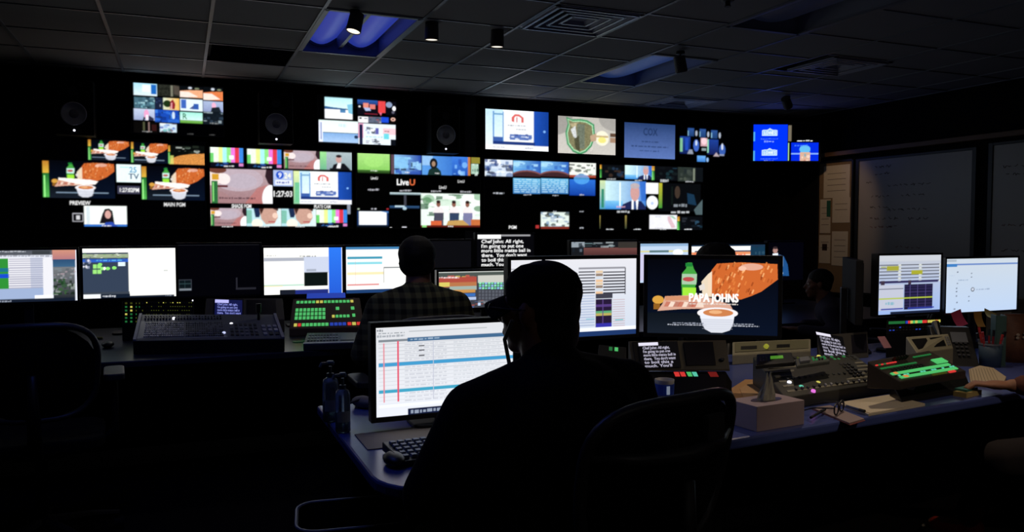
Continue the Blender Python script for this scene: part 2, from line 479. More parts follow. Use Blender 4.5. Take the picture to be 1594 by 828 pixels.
def house_ad(q):
    q.r(0, 0, 1, 1, '#f2f6f6'); q.g(0, 0, .28, 1, '#bfe0f0', '#e8f4fa'); q.r(.12, .05, .14, .85, '#4a86c8'); q.r(.27, .05, .285, .8, '#5a90c8'); q.r(.12, .1, .28, .14, '#6a9cc4')
    q.g(.76, 0, 1, .88, '#1c4cae', '#123a8c', True); q.r(0, .87, 1, 1, '#eceef2')
    q.p([(.41, .28), (.41, .18), (.46, .1), (.53, .1), (.6, .18), (.6, .3), (.56, .3), (.56, .19), (.52, .15), (.47, .15), (.45, .2), (.45, .3)], '#d8605c'); q.r(.485, .17, .50, .3, '#c84c4c')
    q.dash(.35, .36, .64, .40, '#8a8a98', 7, 3); q.dash(.48, .46, .64, .49, '#9090a0', 5, 9)
    q.r(.12, .68, .27, .78, '#3a5ca4'); q.r(.38, .6, .73, .74, '#5a74b4'); q.mess(.36, .58, .74, .74, ['#28408c', '#b8d0f0', '#4a68b0', '#dfe8f4'], 18, 2)
    q.r(.12, .78, .78, .86, '#1a3478'); q.e(.93, .5, .02, .03, '#7ab0f0'); q.dash(.12, .91, .3, .95, '#b0b0c0', 4, 5); q.dash(.62, .91, .75, .95, '#a0a0b0', 4, 6); return q
def street(q):
    q.r(0, 0, 1, 1, '#e4f0e8'); q.mess(0, 0, 1, .7, ['#5a8a60', '#c8e0cc', '#f4faf4', '#8ab490', '#3c6448', '#f8f8f8'], 40, 7, .35)
    for k, x in enumerate((.29, .55, .78)):
        q.p([(x - .08, 1), (x - .07, .5), (x + .03, .42), (x + .09, .55), (x + .08, 1)], ['#484858', '#30405c', '#7a7aa0'][k]); q.p([(x - .1, .6), (x - .05, .42), (x + .06, .42), (x + .1, .6)], '#ece4e4'); q.e(x, .33, .035, .09, '#8a5a4c'); q.e(x, .26, .035, .05, '#2c1c1c')
    q.r(.16, .85, .34, 1, '#d06038'); q.p([(.42, 1), (.45, .85), (.7, .82), (.82, 1)], '#c09858'); q.r(.84, .8, 1, 1, '#c46c3c'); q.r(.84, .2, 1, .32, '#e8ece8'); return q
def anchor(q):
    q.g(0, 0, 1, 1, '#d4f4f0', '#3f7fd0', True); q.g(0, .7, .5, 1, '#7ac0e8', '#3a8ad8'); q.r(.42, .05, .45, .9, '#e8fafa'); q.p([(.45, 1), (.5, .82), (.66, .7), (.9, .7), (1, .9), (1, 1)], '#1c2450')
    q.p([(.69, 1), (.69, .65), (.84, .65), (.82, 1)], '#f0f4fa'); q.p([(.73, .7), (.78, .7), (.8, 1), (.73, 1)], '#30487c'); q.e(.76, .4, .1, .3, '#c89894'); q.e(.76, .16, .1, .1, '#b4a8ac')
    q.p([(.86, 0), (1, 0), (1, .7), (.9, .7)], '#2c64c4', .8); return q
PROMPT = ["Chef John: All right,", "I'm going to put one", "more little matzo ball in", "there.  You don't want", "to boil this a", "much. You'll"]
def prompter(q, rows, fg='#f4f4f4', wid=None):
    n = len(rows); wid = wid or [.86, .86, 1.0, .93, .55, .52]
    for k, s_ in enumerate(rows):
        q.t(.02, (k + .12) / n, .02 + .94 * wid[k], (k + .86) / n, s_, fg)

# ---- what each display shows (coordinates are the photograph's own)
def pic_wall_1(c, n):
    for a in ((136, 217, 201.7, 251), (202.7, 221, 261.6, 255)):
        q = c.sub(*a); pizza(q); meter(q, .02, .08)
    q = c.sub(261.6, 226, 319, 257); q.r(0, 0, 1, 1, '#070a08'); q.mess(.2, 0, .9, .5, ['#202820', '#58685c', '#a8b0a8', '#0a0c0a'], 14, 5); q.p([(.02, .75), (.3, .55), (.6, .45), (1, .4), (1, 1), (.02, 1)], '#d08a44'); q.grain(0, .4, 1, 1, .3); q.r(.02, .55, .14, 1, '#cfd870', .7); meter(q, .0, .05)
    q = c.sub(64, 249, 179.5, 309); pizza(q.sub(.1, 0, 1, 1)); meter(q, .02, .1)
    q = c.sub(220, 258, 318.6, 312); pizza(q.sub(.08, 0, 1, 1)); meter(q, .0, .07)
    q = c.sub(181.4, 256, 219.7, 284); q.r(0, 0, 1, 1, '#e4f6f6'); q.t(.52, .12, .82, .44, '25', '#2a86b8'); q.t(.48, .5, .92, .82, 'TV', '#223a6a'); q.r(.14, .12, .5, .18, '#9adcd8'); q.mess(.14, .3, .4, .6, ['#9acce0', '#e0f4f4'], 6, 2)
    q = c.sub(183, 289, 218, 302); q.r(0, 0, 1, 1, '#3c3c50'); q.t(.1, .25, .95, .75, '1:27:02PM', '#f4f4f4')
    c.t(109, 312.5, 141, 318.5, 'PREVIEW', '#f0f0f0'); c.t(255, 315, 288, 321, 'MAIN PGM', '#d8d8d8')
    q = c.sub(131, 320, 198, 352); q.r(0, 0, 1, 1, '#eef4f0'); q.r(.05, .05, .13, .9, '#b8ccd8', .6); q.g(0, .9, 1, 1, '#2a62b8', '#3a7ad0'); q.p([(.35, .85), (.42, .4), (.48, .15), (.58, .12), (.66, .25), (.7, .85)], '#181418'); q.e(.55, .42, .07, .2, '#d0a098'); q.p([(.42, 1), (.5, .8), (.65, .78), (.78, 1)], '#2a48a8'); q.dash(.4, .93, .62, 1, '#e8e8e8', 3)
    q = c.sub(113, 331.5, 130, 344.5); q.r(0, 0, 1, 1, '#b0b0b8'); q.r(.06, .08, .94, .92, '#08080c'); q.r(.35, .25, .7, .75, '#c8c8cc')
    c.r(66, 213, 320, 214, '#10102a')
def pic_wall_2(c, n):
    bars(c.sub(327.5, 229, 380, 261)); bars(c.sub(385, 232, 439, 263))
    q = c.sub(442, 234, 497.5, 264); cheek(q); q = c.sub(497.5, 236.5, 548, 265.5); suit(q); q.g(0, 0, .2, 1, '#9adc90', '#6cb08c'); q.r(.3, .9, .7, 1, '#14181c')
    cheek(c.sub(327, 262, 424.5, 317))
    q = c.sub(425.5, 265, 456, 290); q.r(0, 0, 1, 1, '#a8b8e0'); q.e(.33, .3, .2, .25, '#2050c0'); q.t(.25, .15, .42, .45, '9', '#f0f4ff'); q.t(.55, .15, .9, .5, '24', '#f4f4d8'); q.r(.1, .62, .95, .92, '#e8ecf4'); q.dash(.15, .68, .8, .85, '#2038a0', 4)
    c.t(426, 297, 455, 306, '1:27:03', '#e8e8e8')
    q = c.sub(456.5, 266, 547, 318); house_ad(q); q.g(0, 0, .1, 1, '#dce8a8', '#8ac89c')
    q.r(.02, .35, .1, .96, '#70c090')
    c.t(361, 317.5, 391, 323.5, 'SHADE PGM', '#f0f0f0'); c.t(489, 318.5, 514, 324, 'PLATE CAM', '#e8e8e8')
    cheek(c.sub(327, 323.5, 384, 351)); child(c.sub(384, 324, 438, 351.5)); child(c.sub(438, 324.5, 492, 351.5)); bars(c.sub(492, 326, 541, 353)); c.r(540, 318, 545, 333, '#8890a0'); c.dash(346, 351, 363, 353.5, '#d8d8d8', 4); c.dash(404, 351, 419, 353.5, '#d8d8d8', 4); c.dash(460, 351, 474, 353.5, '#d0d0d0', 4); c.dash(510, 351, 526, 353.5, '#d0d0d0', 4)
def pic_wall_3(c, n):
    q = c.sub(557, 238.5, 607, 270.5); q.g(0, 0, 1, .84, '#a8dc80', '#86c860'); q.e(.5, .4, .3, .3, '#a4e078', .6); q.g(0, .84, 1, 1, '#3f6c2c', '#182c10'); q.dash(.4, .84, .62, .9, '#e0f0d8', 3)
    q = c.sub(609, 241, 656, 272); q.g(0, 0, 1, 1, '#8cc0ec', '#1c3c9c', True); q.r(0, 0, .1, 1, '#5a4450'); q.mess(.1, 0, 1, 1, ['#6cace8', '#2a4ca8', '#9ad0f4', '#14246c', '#101428'], 24, 8, .35); q.r(.1, .1, .55, .7, '#88c4ee', .8); q.dash(.45, .86, .6, .94, '#f0f0f0', 2)
    q = c.sub(657, 242.5, 703.5, 273); q.g(0, 0, 1, 1, '#5a9ae0', '#3a74c8', True); q.r(0, 0, .35, .5, '#90bce8'); q.p([(.18, 1), (.22, .75), (.34, .6), (.5, .6), (.62, .8), (.64, 1)], '#18302c'); q.e(.38, .4, .13, .28, '#16181c'); q.e(.38, .42, .06, .14, '#a08068'); q.dash(.42, .88, .56, .95, '#f0f0f0', 2)
    q = c.sub(703.5, 244, 732, 273.5); q.g(0, 0, 1, 1, '#3c78d8', '#2454b0'); q.mess(0, 0, .85, 1, ['#7ab4f0', '#2850b0', '#98c8f8'], 10, 3); q.r(.86, 0, 1, 1, '#c07840')
    q = c.sub(733, 245, 747, 274); q.r(0, 0, 1, .33, '#8a8030'); q.r(0, .36, .8, .9, '#a8c8b4'); q.mess(0, .36, .8, 1, ['#406050', '#e0f0e8'], 8, 3)
    c.t(577.5, 275, 588.5, 279.5, 'LiveU', '#d8d8d8'); q = c.sub(618, 278, 646, 289); q.t(0, .05, .66, .95, 'Live', '#f4f4f4'); q.t(.7, .05, 1, .95, 'U', '#d8683c')
    c.t(712.5, 280, 722.5, 284.5, 'LiveU', '#c8c8c8'); c.t(683.5, 289, 694.5, 294, 'LiveU', '#d0d0d0')
    for a in ((573, 293.5, 590, 297, 1), (622, 295, 640, 298, 2), (671, 296, 687, 299, 3), (716.5, 297, 733, 300, 4)): c.dash(*a[:4], '#b0b0b8', 5, a[4])
    c.g(607, 299.5, 655, 303.5, '#c8dce0', '#5a7078'); c.r(629, 303, 632.5, 320, '#3c3e48'); c.g(607, 320, 653, 324, '#2c5078', '#203858'); c.r(615, 319.5, 630, 322.5, '#b8d0dc'); c.e(630, 324, 3, 2.5, '#a8c4d4')
    q = c.sub(556, 328, 605, 353); q.r(0, 0, 1, 1, '#16305c'); q.g(.06, .02, .94, .86, '#f4f8f8', '#f0f4f8'); q.p([(.7, .0), (1, 0), (1, .12)], '#4878b8')
    q.r(0, .9, 1, 1, '#0c1420')
    street(c.sub(655, 300.5, 747, 351)); c.r(655, 350, 747, 353, '#5c1c14'); c.r(657, 350, 664, 353.5, '#8ad07c'); c.dash(697, 350.5, 705, 353, '#f0f0f0', 2)
    for x, col in ((557, '#a8b8a0'), (578, '#a0a0a8'), (583, '#c0c0c8')): c.r(x, 324, x + 3, 326, col)
    c.r(602, 324, 605, 326, '#a02830'); c.r(607, 353.5, 610, 354.5, '#c0c0c0'); c.r(626, 352, 633, 354.5, '#b0b0b8')
def desk_set(q):
    q.g(0, 0, 1, 1, '#78b8e4', '#2a5cb4', True); q.mess(0, 0, 1, .6, ['#a8d8f4', '#3868b8', '#5090d8'], 12, 5, .4); q.e(.5, 1.05, .6, .45, '#7a4a48'); q.e(.5, 1.15, .6, .45, '#3c2428')
def pic_wall_4(c, n):
    q = c.sub(755, 248, 798, 275); q.r(0, 0, 1, 1, '#d0dcec'); q.mess(0, 0, 1, 1, ['#28407c', '#f0f4f8', '#5c78a8', '#101c40', '#b8cce0'], 36, 4, .3)
    desk_set(c.sub(799, 250, 841.5, 275.5)); desk_set(c.sub(842, 251, 885, 276))
    q = c.sub(886, 253, 927, 277); q.r(0, 0, 1, 1, '#e8ece4'); q.mess(0, .1, 1, .95, ['#303c30', '#f4f4f0', '#6c8468', '#181818'], 26, 6, .22); q.r(0, .85, 1, 1, '#a04430')
    for a in ((799, 277, 841, 302), (842, 277.5, 884.5, 302)):
        q = c.sub(*a); q.g(0, 0, 1, 1, '#68b4dc', '#3c78b8')
        for k in range(7): q.dash(.04, .06 + k * .13, .97, .13 + k * .13, '#c4e8f4', 5, k, .75)
    c.g(886, 279, 926, 304.5, '#2a6cd0', '#123a98'); c.e(905, 279, 12, 8, '#5ab0f0', .6)
    q = c.sub(842, 330, 885.5, 356); q.r(0, 0, 1, 1, '#d8e4dc'); q.mess(0, 0, 1, .9, ['#303c34', '#f0f4f0', '#7c98b4', '#14181c', '#a8b8c8'], 40, 11, .25); q.r(0, .86, 1, 1, '#7a2c20')
    c.r(834, 350, 839, 355, '#a83030')
    for a in ((768, 299, 785, 302, 1), (815, 302, 827, 304, 2), (860, 303, 869, 305, 3), (902, 302, 909, 304.5, 4), (902, 328, 908, 330, 5), (902, 353, 908, 355.5, 6), (861, 328, 866, 330, 7)): c.dash(*a[:4], '#c0c4cc', 3, a[4])
    c.t(792.5, 351, 804, 355.5, 'PGM', '#f0f0f0')
def pic_wall_5(c, n):
    k = lambda x, y: (930 + x / 7.394, 250 + y / 7.394)
    def S(x0, y0, x1, y1): a = k(x0, y0); b = k(x1, y1); return c.sub(a[0], a[1], b[0], b[1])
    q = S(5, 45, 310, 210); q.r(0, 0, 1, 1, '#0a0c10'); q.mess(.2, .1, 1, .9, ['#141c1e', '#2c3430', '#24364c', '#3c2c24'], 14, 2); meter(q, 0, .14)
    anchor(S(318, 48, 630, 220)); q = S(625, 60, 920, 235); q.r(0, 0, 1, 1, '#0a0c10'); meter(q, 0, .1); q.mess(.15, .1, 1, .9, ['#141c1e', '#183036', '#24465c', '#101418'], 14, 3)
    q = S(925, 72, 1210, 245); q.r(0, 0, 1, 1, '#28302c'); q.mess(0, 0, .6, 1, ['#38403c', '#20282a', '#4a5248'], 16, 3); q.r(.6, .1, .68, .95, '#788070'); q.r(.7, 0, 1, 1, '#0c1014')
    q = S(28, 230, 555, 562); anchor(q); q.g(0, 0, .12, 1, '#c8dca8', '#4a9ac0'); q.r(.04, .3, .09, .95, '#2c8468'); q.dash(.36, .87, .55, .95, '#e0a8c0', 4, 3)
    q = S(560, 255, 700, 385); q.r(0, 0, 1, 1, '#f0f0f0'); q = S(560, 400, 700, 565); q.e(.5, .5, .46, .47, '#f0f4f8'); q.e(.5, .55, .12, .12, '#b8c8ec')
    q = S(705, 260, 1205, 620); q.r(0, 0, .95, .9, '#07090c'); q.g(0, 0, .08, .8, '#b8b030', '#3c9038'); q.e(.42, .28, .06, .2, '#3c3028'); q.r(.28, .1, .32, .7, '#0e1614'); q.p([(.64, .3), (.8, .35), (.86, .7), (.66, .65)], '#16324a'); q.p([(.8, .85), (1, .5), (1, 1), (.85, 1)], '#4a5c60'); q.dash(.34, .64, .64, .76, '#889098', 4, 2)
    q = S(600, 622, 912, 782); q.r(0, 0, 1, 1, '#e8e8ee'); q.p([(.65, .1), (.75, .1), (.95, .9), (.8, .95), (.66, .4)], '#d09ca8', .7); q.p([(.7, .05), (.85, .05), (.98, .3), (.9, .3)], '#7cb890', .8); q.dash(.2, .1, .4, .16, '#8090a8', 3); q.dash(.2, .9, .5, .97, '#b8b8c0', 4, 3)
    q = S(915, 640, 1205, 800); q.r(0, 0, 1, 1, '#080a0e'); meter(q, 0, .09); q.mess(.2, .1, 1, .8, ['#18303e', '#101820', '#2c4c64', '#282c34'], 12, 6)
    for a, sd in (((8, 630, 36, 780), 1), ((318, 630, 338, 780), 2)): q = S(*a); q.g(0, 0, 1, 1, '#908040', '#303c2c')
    for a, sd in (((110, 205, 210, 222), 1), ((430, 220, 512, 238), 2), ((725, 210, 815, 250), 3), ((1012, 236, 1105, 252), 4), ((228, 570, 368, 602), 5), ((845, 578, 1052, 608), 6), ((105, 778, 185, 800), 7), ((418, 780, 500, 800), 8), ((998, 780, 1090, 805), 9), ((720, 785, 790, 800), 10)):
        p0 = k(*a[:2]); p1 = k(*a[2:]); c.dash(p0[0], p0[1], p1[0], p1[1], '#c4c8cc', 4, sd)
def pic_top_a(c, n):
    k = lambda x, y: (200 + x / 8.72, 120 + y / 8.72)
    def S(x0, y0, x1, y1): a = k(x0, y0); b = k(x1, y1); return c.sub(a[0], a[1], b[0], b[1])
    q = S(70, 80, 392, 262); q.g(0, 0, 1, 1, '#a8dcf0', '#dcecf4'); q.r(.36, .1, .72, .7, '#e8f4f8'); q.r(.74, .05, .97, .85, '#1c64b8')
    q = S(400, 100, 690, 270); q.r(0, 0, 1, 1, '#242620'); q.grain(0, 0, .6, 1, .5, 2, 4); q.r(.6, .05, .7, 1, '#787868'); q.p([(.72, 0), (1, .1), (1, .9), (.75, .8)], '#4c443c')
    for a, s_ in (((695, 120, 1005, 290), 1), ((1010, 135, 1300, 325), 2)):
        q = S(*a); q.r(0, 0, 1, 1, '#080c10'); q.p([(0, .45), (.4, .35), (1, .3), (1, 1), (0, 1)], '#e8a880' if s_ == 1 else '#e07c48'); q.p([(0, .5), (.4, .5), (.8, .9), (.3, 1), (0, 1)], '#f4e0d4'); q.e(.45, .15, .08, .1, '#c8d0dc'); q.e(.75, .18, .1, .07, '#7c8468')
    q = S(80, 265, 360, 430); q.r(0, 0, 1, 1, '#486c7c'); q.mess(0, 0, 1, 1, ['#7cb0bc', '#1c3444', '#a8d0d8', '#2c5058'], 30, 3, .25)
    q = S(362, 275, 470, 435); q.r(0, 0, 1, 1, '#182038'); q.mess(0, 0, 1, 1, ['#a0a8bc', '#304068', '#101424'], 12, 4)
    q = S(472, 280, 692, 450); q.g(0, 0, 1, 1, '#d0dcc0', '#f0b850', True); q.e(.25, .5, .25, .3, '#1c3014'); q.p([(.4, .9), (.45, .3), (.6, .1), (.75, .5), (.7, .95)], '#8c1c28'); q.p([(.45, .9), (.48, .4), (.56, .4), (.55, .95)], '#e0a0a4')
    q = S(698, 295, 1005, 470); q.r(0, 0, 1, 1, '#e0f0f8'); q.r(.05, .05, .28, .8, '#3c64b8'); q.r(.6, .35, .82, .85, '#3058a8'); q.p([(.4, .8), (.6, .5), (.6, .85)], '#485890')
    q = S(1010, 325, 1300, 480); q.g(0, 0, 1, 1, '#a8b8d8', '#8c98c0'); q.e(.5, .4, .1, .3, '#f0b0cc'); q.p([(.35, 1), (.4, .6), (.75, .5), (.85, 1)], '#182028')
    q = S(75, 425, 360, 590); q.g(0, 0, 1, 1, '#c0cce4', '#98a4c8'); q.e(.6, .45, .12, .4, '#e8a0c8'); q.r(.58, .5, .68, 1, '#f0e8f0'); q.p([(.42, 1), (.48, .65), (.55, .8), (.5, 1)], '#141c20'); q.p([(.72, .55), (.95, .8), (.95, 1), (.7, 1)], '#2c2c44')
    q = S(362, 440, 695, 620); q.r(0, 0, 1, 1, '#1848b0'); q.mess(0, 0, 1, 1, ['#2c68d0', '#103080', '#3c80e0', '#182c5c'], 18, 8, .4); q.e(.75, .4, .06, .3, '#c8dcf0')
    q = S(698, 470, 1005, 630); q.g(0, 0, 1, .75, '#a0e8d8', '#d0f4ec'); q.t(.12, .12, .32, .66, 'R', '#307050'); q.g(0, .78, 1, 1, '#78b458', '#5c9c3c'); q.dash(.4, .1, .7, .14, '#80c8b4', 4)
    q = S(1012, 470, 1300, 650); q.r(0, 0, 1, 1, '#101820'); q.mess(0, 0, 1, .9, ['#2c3c4c', '#141c24', '#405868', '#90a0a8'], 18, 3, .3); q.dash(.3, .82, .7, .95, '#888c8c', 3)
    q = S(75, 600, 400, 760); q.r(0, 0, 1, 1, '#080706'); q.r(.38, 0, .46, .8, '#4c5038'); q.r(.6, 0, .66, .9, '#8c706c'); q.r(.75, .2, .95, .8, '#301414'); q.dash(.35, .84, .75, .92, '#b0b0b0', 4)
    q = S(428, 625, 655, 750); q.r(0, 0, 1, 1, '#c8dce8'); q.mess(0, 0, 1, 1, ['#4858b0', '#f4f8fc', '#98b8e0', '#60b0b0', '#582844'], 18, 5, .35)
    for a in ((800, 755, 890, 780), (1095, 768, 1170, 790)): p0 = k(*a[:2]); p1 = k(*a[2:]); c.dash(p0[0], p0[1], p1[0], p1[1], '#484848', 3)
def pic_top_b(c, n):
    k = lambda x, y: (490 + x / 9.2, 140 + y / 9.2)
    def S(x0, y0, x1, y1): a = k(x0, y0); b = k(x1, y1); return c.sub(a[0], a[1], b[0], b[1])
    q = S(145, 105, 542, 425); q.g(0, 0, 1, .5, '#b4e4ec', '#d8f4f4'); q.r(0, .55, 1, 1, '#f6f6fa'); q.p([(0, .42), (.3, .46), (.8, .5), (.8, .55), (0, .54)], '#2c5c90'); q.r(.55, .55, .75, .7, '#4c80b0'); q.p([(.8, .3), (1, .25), (1, .75), (.85, .7)], '#7cc0dc')
    q = S(60, 425, 620, 760); q.g(0, 0, 1, .55, '#e4f8f4', '#f0faf8'); q.g(0, .57, 1, 1, '#7ca8dc', '#a8c8ee'); q.r(0, .05, .1, 1, '#e8ecfc'); q.r(.04, .1, .07, .9, '#7888b8'); q.dash(.5, .1, .7, .3, '#c0dce8', 3); q.e(.95, .72, .05, .08, '#1c3454')
    q = S(610, 140, 900, 370); q.g(0, 0, 1, .4, '#2c58a8', '#101c44'); q.r(0, .3, 1, 1, '#0c0a14'); q.r(.28, .2, .55, .5, '#e08878'); q.r(.6, .28, .88, .58, '#d87870'); q.p([(.3, .5), (.6, .5), (.66, .7), (.4, .72)], '#a8b8e0'); q.r(.35, .88, 1, .94, '#802030'); q.e(.1, .45, .05, .06, '#e8e8e8')
    q = S(905, 150, 1015, 375); q.r(0, .05, .95, .8, '#e04448'); q.p([(.1, .8), (.5, .8), (.35, 1)], '#e06888')
    q = S(1015, 165, 1165, 370); q.r(0, 0, 1, 1, '#080810'); q.e(.3, .25, .3, .2, '#8898b8'); q.e(.78, .5, .17, .17, '#f0f0f4'); q.e(.68, .78, .14, .1, '#585868')
    q = S(620, 380, 765, 470); q.r(0, 0, 1, 1, '#f0f0f4'); q.r(.1, .15, .35, .4, '#181820'); q.r(.6, .2, .9, .35, '#585868')
    q = S(765, 385, 950, 475); q.r(0, 0, 1, 1, '#5c6478'); q.mess(0, 0, 1, 1, ['#a8b4b8', '#404c60', '#b04c50'], 10, 2)
    q = S(950, 390, 1055, 470); q.r(0, 0, 1, 1, '#1c48d0'); q.mess(.1, .1, .9, .6, ['#e8f0fc', '#2c58d8'], 5, 2); q = S(1060, 390, 1155, 470); q.r(0, 0, 1, 1, '#0c0808'); q.e(.6, .4, .35, .35, '#e0b0a0'); q.e(.6, .4, .15, .15, '#201010')
    q = S(620, 475, 1155, 790); q.r(0, 0, 1, 1, '#e4eef8'); q.r(0, 0, .14, .7, '#e8a8c8'); q.r(.03, .05, .12, 1, '#181c40'); q.mess(.16, .15, .46, .5, ['#303c5c', '#707ca8', '#283040', '#98a0c0'], 14, 2, .4); q.r(.32, .25, .42, .37, '#f4f4f4'); q.r(.46, .2, .54, .5, '#5c5ca8'); q.r(.66, .18, 1, .5, '#f0c8d0'); q.dash(.7, .28, .84, .38, '#884858', 3); q.r(.68, .45, .82, .72, '#6cd4e0'); q.dash(.2, .6, .65, .66, '#6cc4c8', 4); q.mess(.2, .72, .7, 1, ['#283048', '#f0f4f8', '#b0a8b8', '#f8f8f8'], 14, 7); q.r(.86, .72, 1, 1, '#0c1018')
def pic_top_c(c, n): house_ad(n)
def pic_top_d(c, n):
    n.g(0, 0, 1, 1, '#b8b4ac', '#c8c4bc'); n.e(0, 0, .25, .5, '#6c6a68', .5); n.e(1, 0, .3, .35, '#6c6a6c', .4)
    sh = lambda s, c_: n.p([(.38 + (x - .38) * s, .5 + (y - .5) * s) for x, y in [(.14, .02), (.24, .08), (.38, .06), (.5, .08), (.62, .18), (.64, .5), (.58, .78), (.48, .95), (.38, 1.02), (.26, .95), (.16, .75), (.13, .45), (.17, .2)]], c_)
    sh(1.0, '#3c8c5c'); sh(.9, '#a8dcae'); sh(.84, '#7c7858'); n.p([(.2, .2), (.34, .15), (.3, .3), (.24, .28)], '#b0a480'); n.p([(.22, .35), (.3, .25), (.33, .6), (.27, .55)], '#d0d4d4'); n.r(.33, .2, .46, .85, '#6c7464'); n.p([(.28, .6), (.36, .5), (.38, .95), (.3, .85)], '#4c4c38'); n.grain(.2, .15, .6, .95, .25, 4, 3)
    n.e(.76, .55, .12, .2, '#ece8d0'); n.r(.66, .48, .87, .53, '#c0a878'); n.e(.76, .6, .07, .08, '#e8e080'); n.r(.9, .4, 1, .5, '#5c4434'); n.r(.9, .52, 1, .66, '#a08068'); n.p([(.55, .5), (.66, .42), (.66, .62), (.57, .66)], '#b89c80')
def pic_top_e(c, n):
    n.g(0, 0, 1, 1, '#233a68', '#5872b0'); n.t(.37, .14, .65, .34, 'COX', '#1c3058'); n.dash(.34, .5, .68, .54, '#20345c', 5, 3); n.dash(.14, .64, .86, .68, '#20345c', 9, 4); n.dash(.3, .76, .68, .80, '#263c68', 5, 5)
def pic_top_f(c, n):
    k = lambda x, y: (1040 + x / 11.83, 190 + y / 11.83)
    def S(x0, y0, x1, y1): a = k(x0, y0); b = k(x1, y1); return c.sub(a[0], a[1], b[0], b[1])
    for i, x in enumerate((365, 580, 790)):
        q = S(x, 115 + i * 18, x + 190, 270 + i * 20); q.g(0, 0, .6, 1, '#2c5090', '#1c3c6c'); q.r(.0, .3, .1, .95, '#7cacc8'); q.e(.82, .6, .1, .35, '#a8b0c0')
    q = S(225, 260, 590, 590); q.g(0, 0, .5, 1, '#1c3c90', '#102058'); q.r(0, .1, .12, .9, '#7cb890'); q.r(.25, .1, .4, .8, '#2048b0'); q.e(.8, .5, .14, .35, '#3c60b8'); q.e(.8, .35, .05, .16, '#c8d8ec'); q.p([(.36, 1), (.45, .75), (.6, .75), (.66, 1)], '#8890a0')
    q = S(600, 290, 722, 450); q.r(0, 0, 1, 1, '#c8a0a8'); q.e(.5, .4, .4, .4, '#f0c8d0'); q = S(620, 480, 700, 525); q.r(0, 0, 1, 1, '#90a4a8', .8)
    q = S(722, 320, 1080, 640); q.g(0, 0, .55, .9, '#1c3c90', '#141c50'); q.r(0, 0, .07, .8, '#8ad0b0'); q.e(.75, .6, .16, .35, '#3458a8'); q.e(.75, .4, .05, .2, '#d0d8e8'); q.p([(.3, 1), (.45, .75), (.62, 1)], '#b0a0a8'); q.r(.6, .85, .85, .95, '#8890a8')
    q = S(535, 615, 755, 760); q.g(0, 0, .7, .8, '#68a8e8', '#3878c8'); q.e(.85, .5, .1, .3, '#88b0e0')
def pic_right(c, n):
    k = lambda x, y: (1140 + x / 8.28, 170 + y / 8.28)
    def S(x0, y0, x1, y1): a = k(x0, y0); b = k(x1, y1); return c.sub(a[0], a[1], b[0], b[1])
    q = S(275, 200, 705, 675); q.r(0, 0, 1, 1, '#0030f0'); q.r(0, .2, .05, .45, '#58c0d0', .7); q.r(0, .7, .05, 1, '#58c0d0', .7)
    for y in (.12, .65):
        q.p([(.26, y + .18), (.26, y + .03), (.42, y + .02), (.48, y - .02), (.56, y + .02), (.7, y + .03), (.7, y + .18)], '#c8e4f4'); q.p([(.28, y + .16), (.28, y + .05), (.43, y + .045), (.48, y + .01), (.55, y + .045), (.68, y + .05), (.68, y + .16)], '#88b4ec'); q.t(.32, y + .065, .66, y + .145, "LOWE'S", '#f4fafc')
        q.dash(.22, y + .25, .72, y + .28, '#5080f0', 8, 3); q.dash(.32, y + .31, .62, y + .36, '#88a8f4', 4, 4)
    q = S(722, 210, 755, 660); q.r(0, 0, 1, .45, '#706858'); q.r(0, .5, .4, 1, '#98c490')
    q = S(760, 430, 1105, 675); q.r(0, 0, 1, 1, '#0028d8'); q.r(0, .54, 1, .61, '#80a8f0'); q.e(.5, .35, .2, .22, '#60b4e4'); q.r(.32, .5, .7, 1, '#d0a890'); q.mess(.32, .5, .7, 1, ['#e8d0c0', '#70a0b0', '#c08070'], 10, 3); q.dash(.12, .1, .6, .2, '#4078f0', 4)
    p0 = k(835, 398); p1 = k(1030, 415); c.dash(p0[0], p0[1], p1[0], p1[1], '#e8e8e8', 4, 2)
# ---- desk displays
def win(q, title='#dfe4ea'):
    q.r(0, 0, 1, 1, '#f6f6f4'); q.r(0, 0, 1, .1, title)
def pic_m1(c, n):
    n.r(0, 0, 1, 1, '#d8dce8'); c.r(-30, 388, 81, 397, '#50545c'); c.dash(0, 391, 40, 393, '#c0c4cc', 9); c.dash(0, 397.5, 80, 400.5, '#787880', 14, 3, .6); c.r(50, 391, 78, 396, '#383c40')
    c.r(-30, 402, 82, 466, '#e2e2e8'); c.r(-30, 403, 14, 452, '#2e8a34'); c.r(-30, 418, 14, 423, '#1c6c84'); c.r(-30, 427, 14, 432.5, '#1848c8')
    for k in range(14): c.r(14, 403 + k * 3.4, 67, 403.7 + k * 3.4, '#a8a8b8')
    for x in (22, 31, 40, 47, 53, 60, 66): c.r(x, 401, x + .6, 451, '#9898b0')
    c.r(47, 401, 67.5, 451, '#8c98b8', .45); c.r(-30, 450.5, 68, 465, '#98aacc'); c.r(54, 459, 82, 464, '#eef0f6')
    c.g(81, 389, 117, 405, '#c88a74', '#a87078'); c.g(82, 404, 117, 416, '#28486c', '#3a6080'); c.g(82, 416, 117, 466, '#707478', '#101820'); c.mess(82, 418, 117, 434, ['#98989c', '#585c64', '#a8949c', '#7c8890'], 30, 3, .2); c.mess(82, 434, 117, 458, ['#1c3c20', '#2c5030', '#142418', '#88908c', '#385c34'], 40, 4, .25)
    c.r(-30, 466.5, 117, 472, '#141c2c'); c.dash(0, 467, 18, 470, '#98a0b0', 4)
